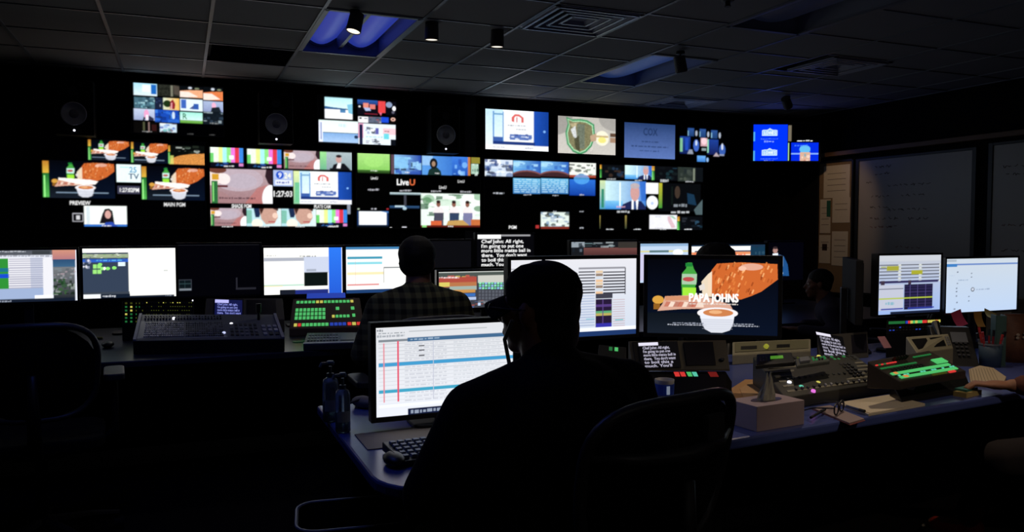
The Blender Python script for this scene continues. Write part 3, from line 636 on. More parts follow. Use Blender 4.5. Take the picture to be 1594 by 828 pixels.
def pic_m2(c, n):
    n.r(0, 0, 1, 1, '#f8f8f2'); c.r(126, 394, 201, 455, '#323e52'); c.r(127, 396, 200, 401, '#9aa88a'); c.mess(127, 395, 200, 404, ['#e4ece0', '#283830', '#60a050', '#585c64'], 30, 2, .1); c.r(127, 404, 200, 408, '#2c58b8'); c.dash(150, 404.5, 190, 406.5, '#60b8e8', 6)
    c.mess(127, 400, 143, 418, ['#8890a8', '#505c78', '#e8e8f0'], 14, 3); 
    for x in (145, 152): c.r(x, 412, x + 6, 418, '#98e078'); c.r(x, 420, x + 6, 426, '#98e078')
    for x, y in ((156, 412), (160, 418), (168, 418), (178, 417)): c.e(x, y, 3.5, 2.5, '#8ae070')
    c.e(163, 418, 2, 2.5, '#f4fff0'); c.r(184, 408, 195, 414, '#d8e8f0')
    c.r(126, 455, 202, 458, '#38404c'); c.r(128, 458.5, 157, 464, '#e8ecf0'); c.r(157, 458, 271, 464, '#121c2c'); c.dash(160, 459, 180, 462, '#c8ccd4', 7); c.r(201, 394, 271, 458, '#fbfaf6'); c.r(254, 420, 261, 422, '#c8ccc8'); c.dash(257, 458.5, 268, 460, '#8890a0', 3)
def pic_m3(c, n):
    n.r(0, 0, 1, 1, '#020205'); c.r(276, 380.5, 403, 381.3, '#2a2a30')
    c.r(278, 435, 299, 452, '#30343c'); c.r(279.5, 436.5, 297.5, 448, '#0a1418'); c.r(288, 436, 288.8, 450, '#30484c'); c.r(279, 441, 298, 441.8, '#30484c'); c.r(280, 449, 298, 451.5, '#707880')
    c.r(367, 432, 369.5, 450, '#24242c'); c.r(367, 447.5, 398, 449.5, '#22222a')
def pic_m4(c, n):
    n.r(0, 0, 1, 1, '#f8f8f2'); c.r(511, 384, 532, 458, '#2868e0'); c.g(511, 384, 532, 458, '#2c74e8', '#2458cc'); c.dash(412, 397, 430, 399.5, '#b8b8b8', 4); c.r(411, 401.5, 473, 406, '#a8acb8'); c.dash(466, 398, 492, 400, '#404448', 4)
    c.r(473, 400, 511, 424, '#c4cce0'); c.r(477, 419, 492, 422, '#a0a8b8'); c.r(473.5, 424, 510, 444, '#0a1210'); c.r(411, 443.5, 473, 444.4, '#b8d8c8'); c.r(411, 445, 440, 445.6, '#e8d8a0'); c.r(436, 451.5, 511, 458, '#202c78'); c.r(436, 451, 460, 458, '#181c28')
def pic_m5(c, n):
    n.r(0, 0, 1, 1, '#f8f8f4'); c.r(537, 384, 700, 387.5, '#3c78a8'); c.r(541, 400, 595, 403, '#3f94b0'); c.r(541, 408, 595, 411, '#88d0dc'); c.r(541, 424, 597, 427, '#f0e0b0'); c.r(541, 442, 590, 443.5, '#d88888'); c.r(543, 404, 543.7, 442, '#90a0b0'); c.r(553, 404, 553.7, 442, '#c8a0a0')
    c.r(597, 416, 598, 440, '#606468'); c.r(597, 415.5, 640, 416.5, '#808488'); c.r(537, 451, 700, 460, '#1c3c6c'); c.dash(541, 391, 590, 393, '#d8e8f0', 6)
def pic_m6(c, n):
    n.r(0, 0, 1, 1, '#3a3c44'); c.r(670, 421, 830, 425.5, '#c8ccc8'); c.r(670, 425.5, 830, 429, '#48504c'); c.mess(684, 429, 742, 438, ['#c05848', '#d8a0a0', '#c8b058', '#a04038'], 24, 2, .3)
    c.r(684, 432, 742, 440, '#a8483c'); c.dash(684, 431, 715, 433.5, '#f0e0e0', 8); c.r(690, 440, 742, 446, '#b07048'); c.r(684, 440, 700, 446, '#d0c060'); c.r(700, 446, 742, 451, '#98a8a0'); c.r(705, 451, 740, 455, '#c08a48'); c.r(715, 457, 740, 461, '#3868b0'); c.r(718, 462.5, 741, 466, '#a8b8d8')
    c.r(744, 429, 830, 438, '#c0c0b8')
    for j in range(3):
        for i in range(14): c.r(745.5 + i * 4.7, 439.5 + j * 3.8, 749 + i * 4.7, 442.3 + j * 3.8, ['#8ae0b4', '#6cc89c', '#88b4e0'][(i + j) % 3])
    for j in range(4):
        for i in range(14): c.r(745 + i * 5.2, 452 + j * 5, 748.6 + i * 5.2, 455.6 + j * 5, '#565a64')
    c.mess(725, 468, 800, 480, ['#787c84', '#2c3040', '#985048', '#485c88', '#a8acb4'], 24, 4, .2); c.r(744, 471, 748, 475, '#b8d0f0'); c.r(761, 470, 765, 476, '#c05048')
def pic_prompt(c, n):
    n.r(0, 0, 1, 1, '#050508'); c.r(744, 365.5, 780, 372, '#f4f4f4'); c.r(780, 365, 825, 368, '#8c8c90'); prompter(c.sub(748, 372.5, 828, 413.5), PROMPT)
def pic_m8(c, n):
    n.r(0, 0, 1, 1, '#16181c'); c.r(890, 377, 910, 385, '#8a949c'); c.mess(890, 377, 910, 405, ['#3c4854', '#182028', '#586470'], 10, 2); c.mess(910, 377, 960, 387, ['#90989c', '#404c54', '#60787c', '#686c70'], 18, 5); c.g(909, 386, 992, 400, '#6c4440', '#3c2024'); c.r(962, 377, 992, 386, '#34302c'); c.g(909, 400, 992, 430, '#2c1a1c', '#181014')
def pic_m9(c, n):
    n.r(0, 0, 1, 1, '#b8cce4'); c.r(997, 379, 1080, 383, '#88a8c8'); c.r(997, 390.5, 1080, 392, '#d0c888'); c.r(1011, 390, 1041, 393, '#587478'); c.r(998, 404, 1006, 405, '#a86870'); c.e(1055, 393, 8, 5, '#e8f0f0'); c.r(997, 395, 1012, 436, '#c4c0dc'); c.r(1001, 437, 1080, 440, '#a0b0d0')
def pic_m10(c, n):
    n.r(0, 0, 1, 1, '#1a3048'); c.r(1076, 384, 1168, 402, '#f2f2ee'); c.r(1082, 391, 1168, 393, '#404860'); c.r(1076, 393, 1168, 397, '#e09060'); c.r(1076, 397, 1168, 402, '#f0d4c0'); c.dash(1080, 394, 1160, 400, '#e8704c', 12, 4); c.r(1168, 384, 1192, 402, '#14344c'); c.mess(1172, 384, 1190, 402, ['#2c4c60', '#183040'], 8, 3); c.r(1076, 402, 1192, 435, '#283c50')
def pic_m11(c, n):
    n.r(0, 0, 1, 1, '#020208'); c.e(1207, 390, 3.6, 4.5, '#a88078'); c.e(1207, 386, 3.5, 2, '#302428'); c.p([(1203, 402), (1203, 395), (1211, 394), (1212, 402)], '#e0e8f4'); c.p([(1212, 396), (1220, 399), (1226, 412), (1228, 429), (1218, 429), (1217, 408)], '#1c4c84'); c.p([(1214, 397), (1219, 400), (1219, 416), (1216, 410)], '#88a8c8'); c.e(1218, 425, 1, 1.4, '#e8f8ff')
def pic_left_sheet(c, n):
    n.g(0, 0, 1, 1, '#d2d4d8', '#dfe2ea'); n.dash(.01, .02, .05, .05, '#505860', 2); n.dash(.02, .06, .2, .075, '#707880', 6, 3); n.r(.23, .055, .8, .062, '#a0a4a8')
    n.dash(.01, .085, .2, .115, '#8a9098', 9, 4); n.r(.02, .14, .22, .165, '#788088'); n.r(.22, .13, 1, .175, '#3f6488'); n.dash(.24, .14, .45, .16, '#a0b4c8', 6)
    for k in range(17):
        y = .185 + k * .042; n.r(.02, y, .98, y + .004, '#b0b4bc'); n.dash(.2, y + .012, .5, y + .03, '#a4a8b4', 8, k, .5); n.dash(.55, y + .012, .9, y + .03, '#a8b0b8', 10, k + 30, .4)
    n.r(.02, .40, 1, .44, '#3f94c4'); n.r(.02, .70, 1, .738, '#3f9cbc'); n.r(.052, .18, .06, .84, '#d8808c'); n.r(.148, .16, .16, .84, '#d85068'); n.r(.40, .18, .405, .84, '#b4b8c8')
    n.r(.3, .22, .34, .235, '#505058'); n.r(.3, .27, .34, .285, '#505058'); n.r(.3, .33, .34, .345, '#505058'); n.r(.02, .86, 1, .9, '#e8ecf8'); n.r(.22, .93, 1, 1, '#101838'); n.dash(.24, .94, .5, .99, '#98a4b8', 8, 3); n.r(0, .93, .2, 1, '#dfe2f0')
def pic_m_white(c, n):
    n.g(0, 0, 1, 1, '#dadae0', '#c6d0e0'); k = lambda x, y: (740 + x / 4.357, 350 + y / 4.357)
    def RR(x0, y0, x1, y1, cc): a = k(x0, y0); b = k(x1, y1); c.r(a[0], a[1], b[0], b[1], cc)
    RR(700, 290, 1015, 296, '#8c8c94')
    for j in range(8):
        y = 318 + j * 20; RR(700, y, 810, y + 5, '#34343c'); RR(865, y, 1012, y + 5, '#34343c'); RR(815, y - 6, 862, y + 10, ['#d8c0a0', '#8c7868', '#c8d0d8', '#e0b890'][j % 4])
    RR(815, 468, 928, 496, '#3c3c48'); RR(815, 505, 922, 688, '#241834'); RR(815, 540, 922, 552, '#503878'); RR(815, 585, 922, 595, '#58a070'); RR(815, 600, 922, 612, '#b0a058'); RR(815, 668, 922, 690, '#3430a0'); RR(860, 505, 866, 668, '#584080'); RR(945, 635, 1000, 645, '#70c0c8'); RR(750, 635, 808, 645, '#70c0c8')
    for j in range(12): RR(930, 505 + j * 16, 1012, 508 + j * 16, '#c0b4bc'); RR(700, 480 + j * 18, 808, 484 + j * 18, '#a8b4cc')
    RR(1012, 290, 1016, 470, '#303038'); RR(700, 700, 1090, 712, '#e8ecf8'); RR(640, 728, 1100, 760, '#1c3464')
    RR(240, 300, 300, 304, '#888890')
def pic_pizza(c, n): pizza(n, True)
def pic_r1(c, n):
    n.g(0, 0, 1, 1, '#b8bcc4', '#94aee0'); n.r(0, 0, 1, .1, '#c0c4cc')
    for j in range(6):
        y = .16 + j * .055
        for i in range(3): n.r(.02 + i * .33, y, .31 + i * .33, y + .014, '#303038'); n.r(.31 + i * .33, y - .005, .36 + i * .33, y + .03, '#c8ccc8')
    n.r(.13, .18, .32, .26, '#9c9c38'); n.r(.52, .26, .7, .33, '#a0a030'); n.r(.04, .19, .12, .21, '#98a038'); n.r(.02, .44, .96, .475, '#302c58'); n.r(.04, .43, .1, .5, '#3c3040'); n.r(.47, .43, .52, .5, '#3c3040')
    n.r(.02, .5, .4, .93, '#b8bccc'); n.r(.41, .5, .87, .93, '#1c1a38')
    for j in range(8): n.r(.41, .53 + j * .05, .87, .535 + j * .05, '#44386c')
    for x in (.5, .62, .75): n.r(x, .5, x + .01, .9, '#4c4478')
    n.r(.02, .56, .4, .575, '#585c70'); n.r(.02, .72, .87, .745, '#a8b83c'); n.dash(.12, .78, .26, .84, '#70a8b8', 3); n.r(.05, .9, .4, .92, '#303c9c'); n.r(.47, .9, .9, .92, '#303c9c'); n.r(.2, .955, 1, 1, '#182038')
def pic_r2(c, n):
    n.g(0, 0, 1, 1, '#c0cad4', '#b4c8e4'); n.r(0, .1, 1, .125, '#5878b8'); n.r(0, .1, .15, .15, '#3c78b8'); n.r(.0, .02, .14, .06, '#a0aab4')
    for x, y in ((.15, .24), (.34, .27), (.34, .34), (.15, .45), (.14, .54), (.14, .6), (.14, .68), (.31, .7), (.31, .78), (.15, .8), (.12, .92)): n.r(x, y, x + .02, y + .02, '#606878')
    n.e(.37, .58, .025, .04, '#50545c'); n.e(.37, .58, .015, .025, '#c8d0e0'); n.dash(.42, .57, .62, .595, '#7c8ca8', 5); n.dash(.17, .39, .3, .41, '#6c84a4', 4)
    n.dash(.05, .3, .12, .32, '#a8b8d0', 2)

# ---------------------------------------------------------------- the room
GX0, GY0, G = .18, 4.58, .58
M_CEIL = mat('ceiling_tile', '#969494', 0.95, spec=.2, noise=.06, nscale=120, bump=.15)
M_TBAR = mat('ceiling_grid_enamel', '#7c7f88', 0.4)
M_WALLB = mat('black_wall_paint', '#0a0a0c', 0.9, spec=.15, noise=.1, nscale=6)
M_WALLN = mat('dark_navy_wall_paint', '#1c2028', 0.9, spec=.2, noise=.08, nscale=6)
M_FLOOR = mat('dark_carpet', '#141314', 1.0, spec=.05, noise=.4, nscale=220, bump=.3)
OPEN = {-1: [(2.26, 3.42)], 1: [(4.58, 5.74)], 5: [(2.9, 4.06), (4.87, 6.03)], 3: [(4.0, 4.58)], 7: [(4.42, 5.0), (6.32, 6.9)], 0: [(5.74, 6.32)]}
cm = MB(); tb = MB()
k0 = int(math.floor((LEFT_X - GX0) / G)); k1 = int(math.ceil((RIGHT_X - GX0) / G))
j0 = int(math.floor((BACK_Y - GY0) / G)); j1 = int(math.ceil((FRONT_Y - GY0) / G))
for k in range(k0, k1):
    xa = max(LEFT_X, GX0 + k * G); xb = min(RIGHT_X, GX0 + (k + 1) * G)
    if xb - xa < .01: continue
    ops = OPEN.get(k, [])
    ys = sorted(set([BACK_Y, FRONT_Y] + [GY0 + j * G for j in range(j0, j1 + 1) if BACK_Y < GY0 + j * G < FRONT_Y and not any(a < GY0 + j * G < b for a, b in ops)] + [y for o in ops for y in o]))
    for ya, yb in zip(ys, ys[1:]):
        if yb - ya < .01: continue
        tb.box(((xa + xb) / 2, ya, CEIL + .001), (xb - xa, .018, .008))
        if any(abs(ya - a) < .01 and yb <= b + .01 for a, b in ops): continue
        cm.box(((xa + xb) / 2, (ya + yb) / 2, CEIL + .012), (xb - xa - .002, yb - ya - .002, .02))
    tb.box((xb, (BACK_Y + FRONT_Y) / 2, CEIL - .000), (.020, FRONT_Y - BACK_Y, .010))
struct(cm.build('ceiling', M_CEIL)); struct(tb.build('trim_1', M_TBAR))
LX, LY = RIGHT_X - LEFT_X, FRONT_Y - BACK_Y; MX, MY = (RIGHT_X + LEFT_X) / 2, (FRONT_Y + BACK_Y) / 2
struct(MB().box((MX, MY, CEIL + .4), (LX + .3, LY + .3, .05)).build('ceiling_deck', M_WALLB))
struct(MB().box((MX, MY, -.05), (LX + .3, LY + .3, .1)).build('floor', M_FLOOR))
struct(MB().box((MX, FRONT_Y + .06, 1.5), (LX + .24, .12, 3.1)).build('wall_front', M_WALLB))
struct(MB().box((MX, BACK_Y - .06, 1.5), (LX + .24, .12, 3.1)).build('wall_back', M_WALLB))
struct(MB().box((LEFT_X - .06, MY, 1.5), (.12, LY, 3.1)).build('wall_left', M_WALLN))
struct(MB().box((RIGHT_X + .06, MY, 1.5), (.12, LY, 3.1)).build('wall_right', M_WALLB))
struct(MB().box((MX, FRONT_Y - .008, .05), (LX, .016, .1)).build('baseboard_front', BLACKM))
struct(MB().box((RIGHT_X - .008, MY, .05), (.016, LY - .04, .1)).build('baseboard_right', BLACKM))
a = on_y(723, 300, 7.1).x; b = on_y(740, 300, 7.1).x
struct(MB().box(((a + b) / 2, FRONT_Y - .02, CEIL / 2), (b - a, .04, CEIL - .01)).build('trim_2', mat('grey_wall_strip', '#3a3a3e', .7)))
M_LEDGE = mat('brown_wood_ledge', '#7a5c42', .6, noise=.2, nscale=15)
struct(MB().box((RIGHT_X - .04, 5.2, 2.165), (.08, 3.4, .045)).build('trim_3', M_LEDGE, bevel=.004))

def whiteboard(y0, y1, z0, z1, label, seed):
    t = thing('whiteboard', label, 'whiteboard', (RIGHT_X - .002, (y0 + y1) / 2, z0), 0, 'whiteboards along the side wall')
    w, h = abs(y1 - y0), z1 - z0
    MB().box((-.012, 0, h / 2), (.012, w - .04, h - .04)).build('writing_surface', mat('whiteboard_surface', '#a8a29a', .35, noise=.04, nscale=3), t)
    f = MB()
    for s in (-1, 1):
        f.box((-.014, s * (w / 2 - .02), h / 2), (.026, .04, h)); f.box((-.014, 0, h / 2 + s * (h / 2 - .012)), (.026, w - .08, .024))
    f.build('frame', BLACK, t, bevel=.002)
    rr = random.Random(seed); ink = MB(); m1 = mat('marker_ink', '#4c4038', .8); m2 = mat('red_marker_ink', '#8a4a44', .8)
    rows = [(.93, .18, .3), (.88, .18, .3), (.82, .1, .16), (.79, .3, .64), (.72, .15, .3), (.72, .42, .62), (.64, .14, .28), (.62, .3, .64), (.56, .14, .38), (.555, .48, .62), (.5, .14, .4), (.36, .38, .6), (.14, .4, .8), (.08, .45, .82)] if seed == 1 else [(.85, .1, .3), (.8, .12, .25), (.5, .1, .5), (.35, .1, .4)]
    for v, u0, u1 in rows:
        u = u0
        while u < u1:
            l = rr.uniform(.02, .06)
            pts = []; n = int(l * 160)
            for i in range(max(4, n)):
                uu = u + l * i / max(4, n)
                pts.append((-.020, w / 2 - uu * w, h * v + rr.uniform(-.012, .012)))
            ink.tube(pts, .0022, m2 if v in (.36, .5) else m1, 3)
            u += l + rr.uniform(.01, .02)
    ink.build('lettering', None, t)
    return t
whiteboard(6.17, 4.84, .72, 2.09, 'wide whiteboard covered in faint handwriting behind the two right-hand monitors', 1)
whiteboard(4.73, 3.4, .72, 2.11, 'whiteboard cut off by the right edge of the photo', 2)
t = thing('pin_board', 'narrow tan notice board with papers in the corner beside the whiteboards', 'notice board', (RIGHT_X - .002, 6.45, .72))
MB().box((-.01, 0, .68), (.012, .46, 1.36)).build('board', mat('tan_board', '#8a7050', .85, noise=.1), t)
f = MB()
for s in (-1, 1): f.box((-.012, s * .235, .68), (.024, .02, 1.38)); f.box((-.012, 0, .68 + s * .69), (.024, .45, .02))
f.build('frame', BLACK, t)
papers = [(-.02, 1.16, .36, .34, PAPER, 'tan sheet at the top of the narrow notice board'), (.13, .80, .15, .36, PAPER, 'long sheet pinned left, below the top sheet of the notice board'),
          (-.09, .86, .24, .26, PAPER, 'sheet pinned right of the green tab on the notice board'), (.13, .45, .16, .3, PAPER, 'sheet with a dark square picture on the notice board'), (-.08, .46, .22, .36, PAPER, 'wide sheet in the lower right of the notice board')]
for yy, zz, w, h, m, lb in papers:
    o = MB().box((0, 0, 0), (.002, w, h)).build('paper_sheet', m, loc=(RIGHT_X - .021, 6.45 + yy, .72 + zz)); tag(o, lb, 'paper', 'papers on the notice board')
    if 'dark square' in lb: MB().box((-.0015, .0, .02), (.001, .07, .07)).build('printed_picture', mat('brown_print', '#3c2418', .8), o)
    d = MB()
    for k in range(4 if h > .3 else 2): d.box((-.0015, 0, h * .25 - k * .06), (.001, w * .7, .006))
    d.build('printed_lines', mat('faint_print', '#8a7c6a', .8), o)
o = MB().box((0, 0, 0), (.004, .05, .17)).build('green_tab', mat('green_card', '#28644c', .7), loc=(RIGHT_X - .025, 6.53, 1.60)); tag(o, 'small green card hanging on the narrow notice board', 'card')

# ceiling fixtures
def troffer(x0, x1, y0, y1, k, label, two=True):
    w, l = x1 - x0 - .02, y1 - y0 - .02; D = .12
    t = thing('ceiling_light', label, 'ceiling light', ((x0 + x1) / 2, (y0 + y1) / 2, CEIL), 0, 'ceiling light fixtures')
    h = MB(); T = .006
    h.box((0, 0, D), (w, l, T))
    for s in (-1, 1): h.box((s * w / 2, 0, D / 2), (T, l, D)); h.box((0, s * l / 2, D / 2), (w, T, D))
    h.build('housing', mat('white_enamel', '#a0a4b0', .35), t)
    f = MB()
    for s in (-1, 1): f.box((s * (w / 2 - .008), 0, -.002), (.03, l, .01)); f.box((0, s * (l / 2 - .008), -.002), (w, .03, .01))
    f.build('trim_frame', M_TBAR, t)
    m = mat('blue_lens_%s' % k[0], k[1], .4, emit=k[2])
    n = 10
    for s in ((-1, 1) if two else (0,)):
        q = MB(); ww = w * (.40 if two else .86); cx = s * w * .245
        pts = [(cx - ww / 2 + ww * i / n, .10 - .055 * math.sin(PI * i / n)) for i in range(n + 1)]
        vs = [(x, y, z) for y in (-l / 2 + .03, l / 2 - .03) for x, z in pts]; vs += [(x, y, z + .004) for x, y, z in vs]
        fs = [(i, i + 1, n + 2 + i, n + 1 + i) for i in range(n)]
        q.add(vs, fs + [tuple(2 * n + 2 + a for a in f_[::-1]) for f_ in fs]); q.build('curved_lens', m, t, smooth=True)
    if two:
        MB().prism([(-.03, .115), (-.012, .03), (.012, .03), (.03, .115)], -l / 2 + .02, l / 2 - .02, ax='y').build('centre_spine', mat('white_enamel', '#a0a4b0', .35), t)
        for s in (-1, 1):
            e = MB(); cx = s * w * .245; ww = w * .42
            e.prism([(cx + ww / 2 * math.cos(PI * i / 8), .115 - .085 * math.sin(PI * i / 8)) for i in range(9)], l / 2 - .05, l / 2 - .035, ax='y')
            e.build('end_cap', GREYP, t)
    return t
troffer(.76, 1.34, 4.58, 5.74, ('a', '#3a4ed0', .42), 'ceiling light glowing blue, nearest the middle of the room, beside a can spotlight')
troffer(3.08, 3.66, 4.87, 6.03, ('b', '#3c5aa8', .2), 'dim blue ceiling light behind the rightmost can spotlight', False)
troffer(3.08, 3.66, 2.9, 4.06, ('c', '#3c4468', .05), 'unlit ceiling light cut off by the top edge of the photo', False)  # faint glow put into the lens although this light is off

troffer(-.40, .18, 2.26, 3.42, ('d', '#4a62d4', 4.5), 'blue ceiling light straight above the left end of the near desk, outside the photo')  # added out of view to throw blue light on the near desk

def diffuser(cx, cy, s, label, rings=4):
    t = thing('air_diffuser', label, 'air vent', (cx, cy, CEIL), 0, 'square ceiling air diffusers')
    m = mat('diffuser_enamel', '#b4b8cc', .3)
    MB().box((0, 0, .16), (s, s, .01)).build('duct_plate', BLACKM, t)
    f = MB()
    for a in (-1, 1): f.box((a * (s / 2 - .014), 0, -.002), (.028, s, .008)); f.box((0, a * (s / 2 - .014), -.002), (s, .028, .008))
    f.build('frame', m, t)
    for k in range(rings):
        ro = s / 2 * (.92 - k * .2); ri = ro * .86 + .0; z0 = -.010 + .003 * k; z1 = z0 + .05
        q = MB(); vs = []
        for r_, z_ in ((ro, z0), (ro - .05, z1), (ro - .056, z1), (ro - .008, z0)):
            vs += [(-r_, -r_, z_), (r_, -r_, z_), (r_, r_, z_), (-r_, r_, z_)]
        fs = []
        for a in range(3):
            for b in range(4): fs.append((a * 4 + b, a * 4 + (b + 1) % 4, a * 4 + 4 + (b + 1) % 4, a * 4 + 4 + b))
        for a in (-1, 1): q.box((a * (ro - .004), 0, z0 - .002), (.016, 2 * ro, .004)); q.box((0, a * (ro - .004), z0 - .002), (2 * ro, .016, .004))
        q.add(vs, fs).build('louver_ring', m, t)
    MB().box((0, 0, .02), (s * .2, s * .2, .006)).build('centre_plate', m, t)
diffuser(2.21, 4.29, .56, 'square ceiling air diffuser at the top of the photo, nearest of the three')
diffuser(4.63, 4.71, .54, 'square ceiling air diffuser above the small blue monitor')
diffuser(4.53, 6.61, .54, 'square ceiling air diffuser in the far row, above the wall displays', 3)
t = thing('return_grille', 'dark square return air grille in the ceiling above the left wall displays', 'air vent', (.47, 6.03, CEIL))
MB().box((0, 0, .03), (.55, .55, .01)).build('backing', BLACKM, t)
g = MB()
for k in range(18): g.box((0, -.25 + k * .0294, .006), (.52, .004, .02), rot=rot_x(.6))
g.build('grille', mat('dark_grille', '#1c1d26', .6), t)

def can(px, py, zb, label, aim, watts, colr=(1, .9, .78), spot=R(80), pos=None, warm='#fff2e0', es=1.3):
    p = pos or on_z(px, py, zb)
    t = thing('can_spotlight', label, 'spotlight', (p[0], p[1], CEIL - .008), 0, 'can spotlights on the ceiling')
    MB().lathe([(.03, 0), (.03, -.02), (.012, -.022)], n=14).build('ceiling_mount', BLACK, t)
    h = CEIL - .008 - zb
    MB().tube([(0, 0, -.02), (0, .012, -h + .1)], .007, n=6).build('stem', BLACK, t)
    d = Vector(aim).normalized(); q = Vector((0, 0, -1)).rotation_difference(d).to_matrix()
    c = Vector((0, 0, -h + .05))
    b = MB(); b.lathe([(.02, .06), (.04, .055), (.043, -.045), (.040, -.052), (.036, -.045)], c, n=18, rot=q); b.build('can_body', mat('grey_can', '#4c4a4a', .5), t, smooth=False)
    MB().lathe([(.036, -.044), (.037, -.047)], c, n=18, rot=q).build('lamp_lens', mat('spot_lens', warm, .4, emit=es), t)
    L = bpy.data.lights.new('spot_lamp', 'SPOT'); L.energy = watts; L.color = colr; L.spot_size = spot; L.spot_blend = .6; L.shadow_soft_size = .03
    lo = bpy.data.objects.new('spot_lamp', L); C.objects.link(lo); lo.parent = t; lo.location = c + d * .06
    lo.rotation_euler = d.to_track_quat('-Z', 'Y').to_euler()
can(553, 50, 2.49, 'can spotlight hanging in front of the brightest blue ceiling light', (-.25, -.1, -1), SPOT_W)
can(672, 62, 2.52, 'can spotlight left of the pair in mid ceiling', (0, .05, -1), SPOT_W * 11, spot=R(170))
can(774, 73, 2.52, 'can spotlight right of the pair in mid ceiling, left of the air diffuser', (0, .05, -1), SPOT_W * 11, spot=R(170))
can(1059, 112, 2.47, 'can spotlight in front of the dimmer blue ceiling light', (.3, .12, -1), SPOT_W * 1.0, (1, .8, .6))
can(0, 0, 2.5, 'can spotlight over the right end of the near desk', (-.12, -.12, -1), 32, (1, .80, .58), R(85), pos=(2.75, 2.75), es=3)  # added lamp out of view, brightens the papers on the desk
can(0, 0, 2.5, 'can spotlight nearest the back wall, on the ceiling behind the near desk', (.12, .85, -1), 30, (1, .80, .62), R(66), pos=(2.6, .25), es=3)  # added behind the viewpoint so light gets under the desk edge
can(0, 0, 2.5, 'can spotlight aimed at the notice board and whiteboards', (1.16, .62, -1.1), 10, (1, .66, .42), R(55), pos=(5.2, 5.9))  # added warm spot to lift the notice board
can(0, 0, 2.5, 'can spotlight over the chair of the man in plaid', (-.05, .12, -1), 5, (1, .92, .8), R(60), pos=(1.05, 3.1))  # added fill lamp out of view for the plaid shirt
t = thing('sprinkler', 'small fire sprinkler head on the ceiling at the top of the photo', 'sprinkler', tuple(on_z(1133, 0, CEIL))[:2] + (CEIL,))
MB().lathe([(.035, -.001), (.03, -.008), (.012, -.01), (.01, -.03), (.018, -.032), (.018, -.036)], n=16).build('sprinkler_body', DARKG, t)
MB().box((0, 0, -.02), (.03, .004, .03)).build('frame_arm', DARKG, t)

def fill_uplighter(x, watts, colr, label, y=BACK_Y, rz=0):  # added lamp out of view, put in to brighten the ceiling
    t = thing('added_uplighter', label, 'wall lamp', (x, y, 1.8), rz, 'uplighter wall lamps')
    MB().box((0, .01, 0), (.10, .02, .16)).build('wall_plate', DARKG, t, bevel=.003)
    MB().lathe([(.03, -.10), (.10, .04), (.11, .06), (.10, .055), (.03, -.08)], (0, .13, .02), n=22).build('lamp_shade', DARKG, t, smooth=True)
    MB().ball((0, .13, .0), .03).build('bulb', mat('warm_bulb', '#ffe8c8', .4, emit=2), t, smooth=True)
    L = bpy.data.lights.new('lamp_light', 'SPOT'); L.energy = watts; L.color = colr; L.spot_size = R(165); L.spot_blend = .5; L.shadow_soft_size = .04
    lo = bpy.data.objects.new('lamp_light', L); C.objects.link(lo); lo.parent = t; lo.location = (0, .13, .10); lo.rotation_euler = (PI, 0, 0)
fill_uplighter(.6, FILL_UPLIGHT, (1, .95, .9), 'uplighter wall lamp on the back wall, left of the pair')
fill_uplighter(4.2, FILL_UPLIGHT, (1, .88, .75), 'uplighter wall lamp on the back wall, right of the pair')
def speaker(px, py, label):
    p = on_y(px, py, 6.86); rr = 17.5 * .0 + .088
    t = thing('loudspeaker', label, 'loudspeaker', (p.x, 6.99, p.z - .16), 0, 'wall loudspeakers between the top displays')
    MB().box((0, 0, .21), (.27, .26, .42)).build('cabinet', BLACKM, t, bevel=.008)
    q = rot_x(PI / 2)
    MB().lathe([(rr, 0), (rr, .008), (rr * .93, .010), (rr * .90, .002), (rr * .5, -.022), (rr * .42, -.022)], (0, -.134, .16), n=28, rot=q).build('woofer_cone', mat('grey_cone', '#ececf0', .55), t, smooth=True)
    MB().ball((0, -.128, .16), (rr * .4, .02, rr * .4)).build('dust_cap', mat('dark_cone', '#a4a4aa', .5), t, smooth=True)
    MB().lathe([(.035, 0), (.034, .004), (.02, .001)], (0, -.131, .33), n=20, rot=q).build('tweeter', DARKG, t)
    MB().ball((0, -.133, .035), .009).build('power_light', mat('white_led', '#f0f0ff', .4, emit=1.2), t, smooth=True)
speaker(115, 177, 'black wall loudspeaker with round grey cone, leftmost of the three')
speaker(430, 193, 'black wall loudspeaker with round grey cone between the two upper multi-view displays')
speaker(694, 210, 'black wall loudspeaker with round grey cone, right of the upper multi-view displays')

# displays on the front wall
def wall_tv(label, x0, x1, yt, yb, paint, Y=7.05, at=0.0, cat='display', group='displays mounted on the front wall', name='wall_display', bez=.009, **kw):
    L = on_y(x0, 300, Y); Rr = on_y(x1, 300, Y); xm = x0 + (x1 - x0) * at
    return make_screen(name, label, cat, (L.x, Y), (Rr.x, Y), on_y(xm, yt, Y).z, on_y(xm, yb, Y).z, paint, bezel=bez, group=group, soft=(cat == 'display'), **kw)
VW = dict(name='wall_display')
wall_tv('large wall display showing two pizza pictures, leftmost of the lower row', 65, 319.3, 213, 355, pic_wall_1)
wall_tv('large wall display with colour bars and close-up cheeks, second in the lower row', 327, 548, 228.5, 354, pic_wall_2)
wall_tv('large wall display with a green picture and a cookout picture, third in the lower row', 555, 747, 238, 354.5, pic_wall_3)
wall_tv('large wall display of mostly black tiles with blue tiles on top, fourth lower one', 754, 928, 247.5, 357, pic_wall_4)
wall_tv('large wall display with a suited man and a round white clock, rightmost lower one', 933, 1094, 255.5, 358, pic_wall_5)
wall_tv('upper wall display packed with small pictures, above the pizza pictures', 207, 349.5, 128, 207, pic_top_a)
wall_tv('upper wall display with four bright blue-white pictures between two loudspeakers', 496.5, 617.5, 149, 222, pic_top_b)
wall_tv('upper wall display with a red house logo and blue side panel', 755.5, 853.5, 169, 232, pic_top_c)
wall_tv('upper wall display with a green shield picture', 868, 957.5, 180, 238, pic_top_d)
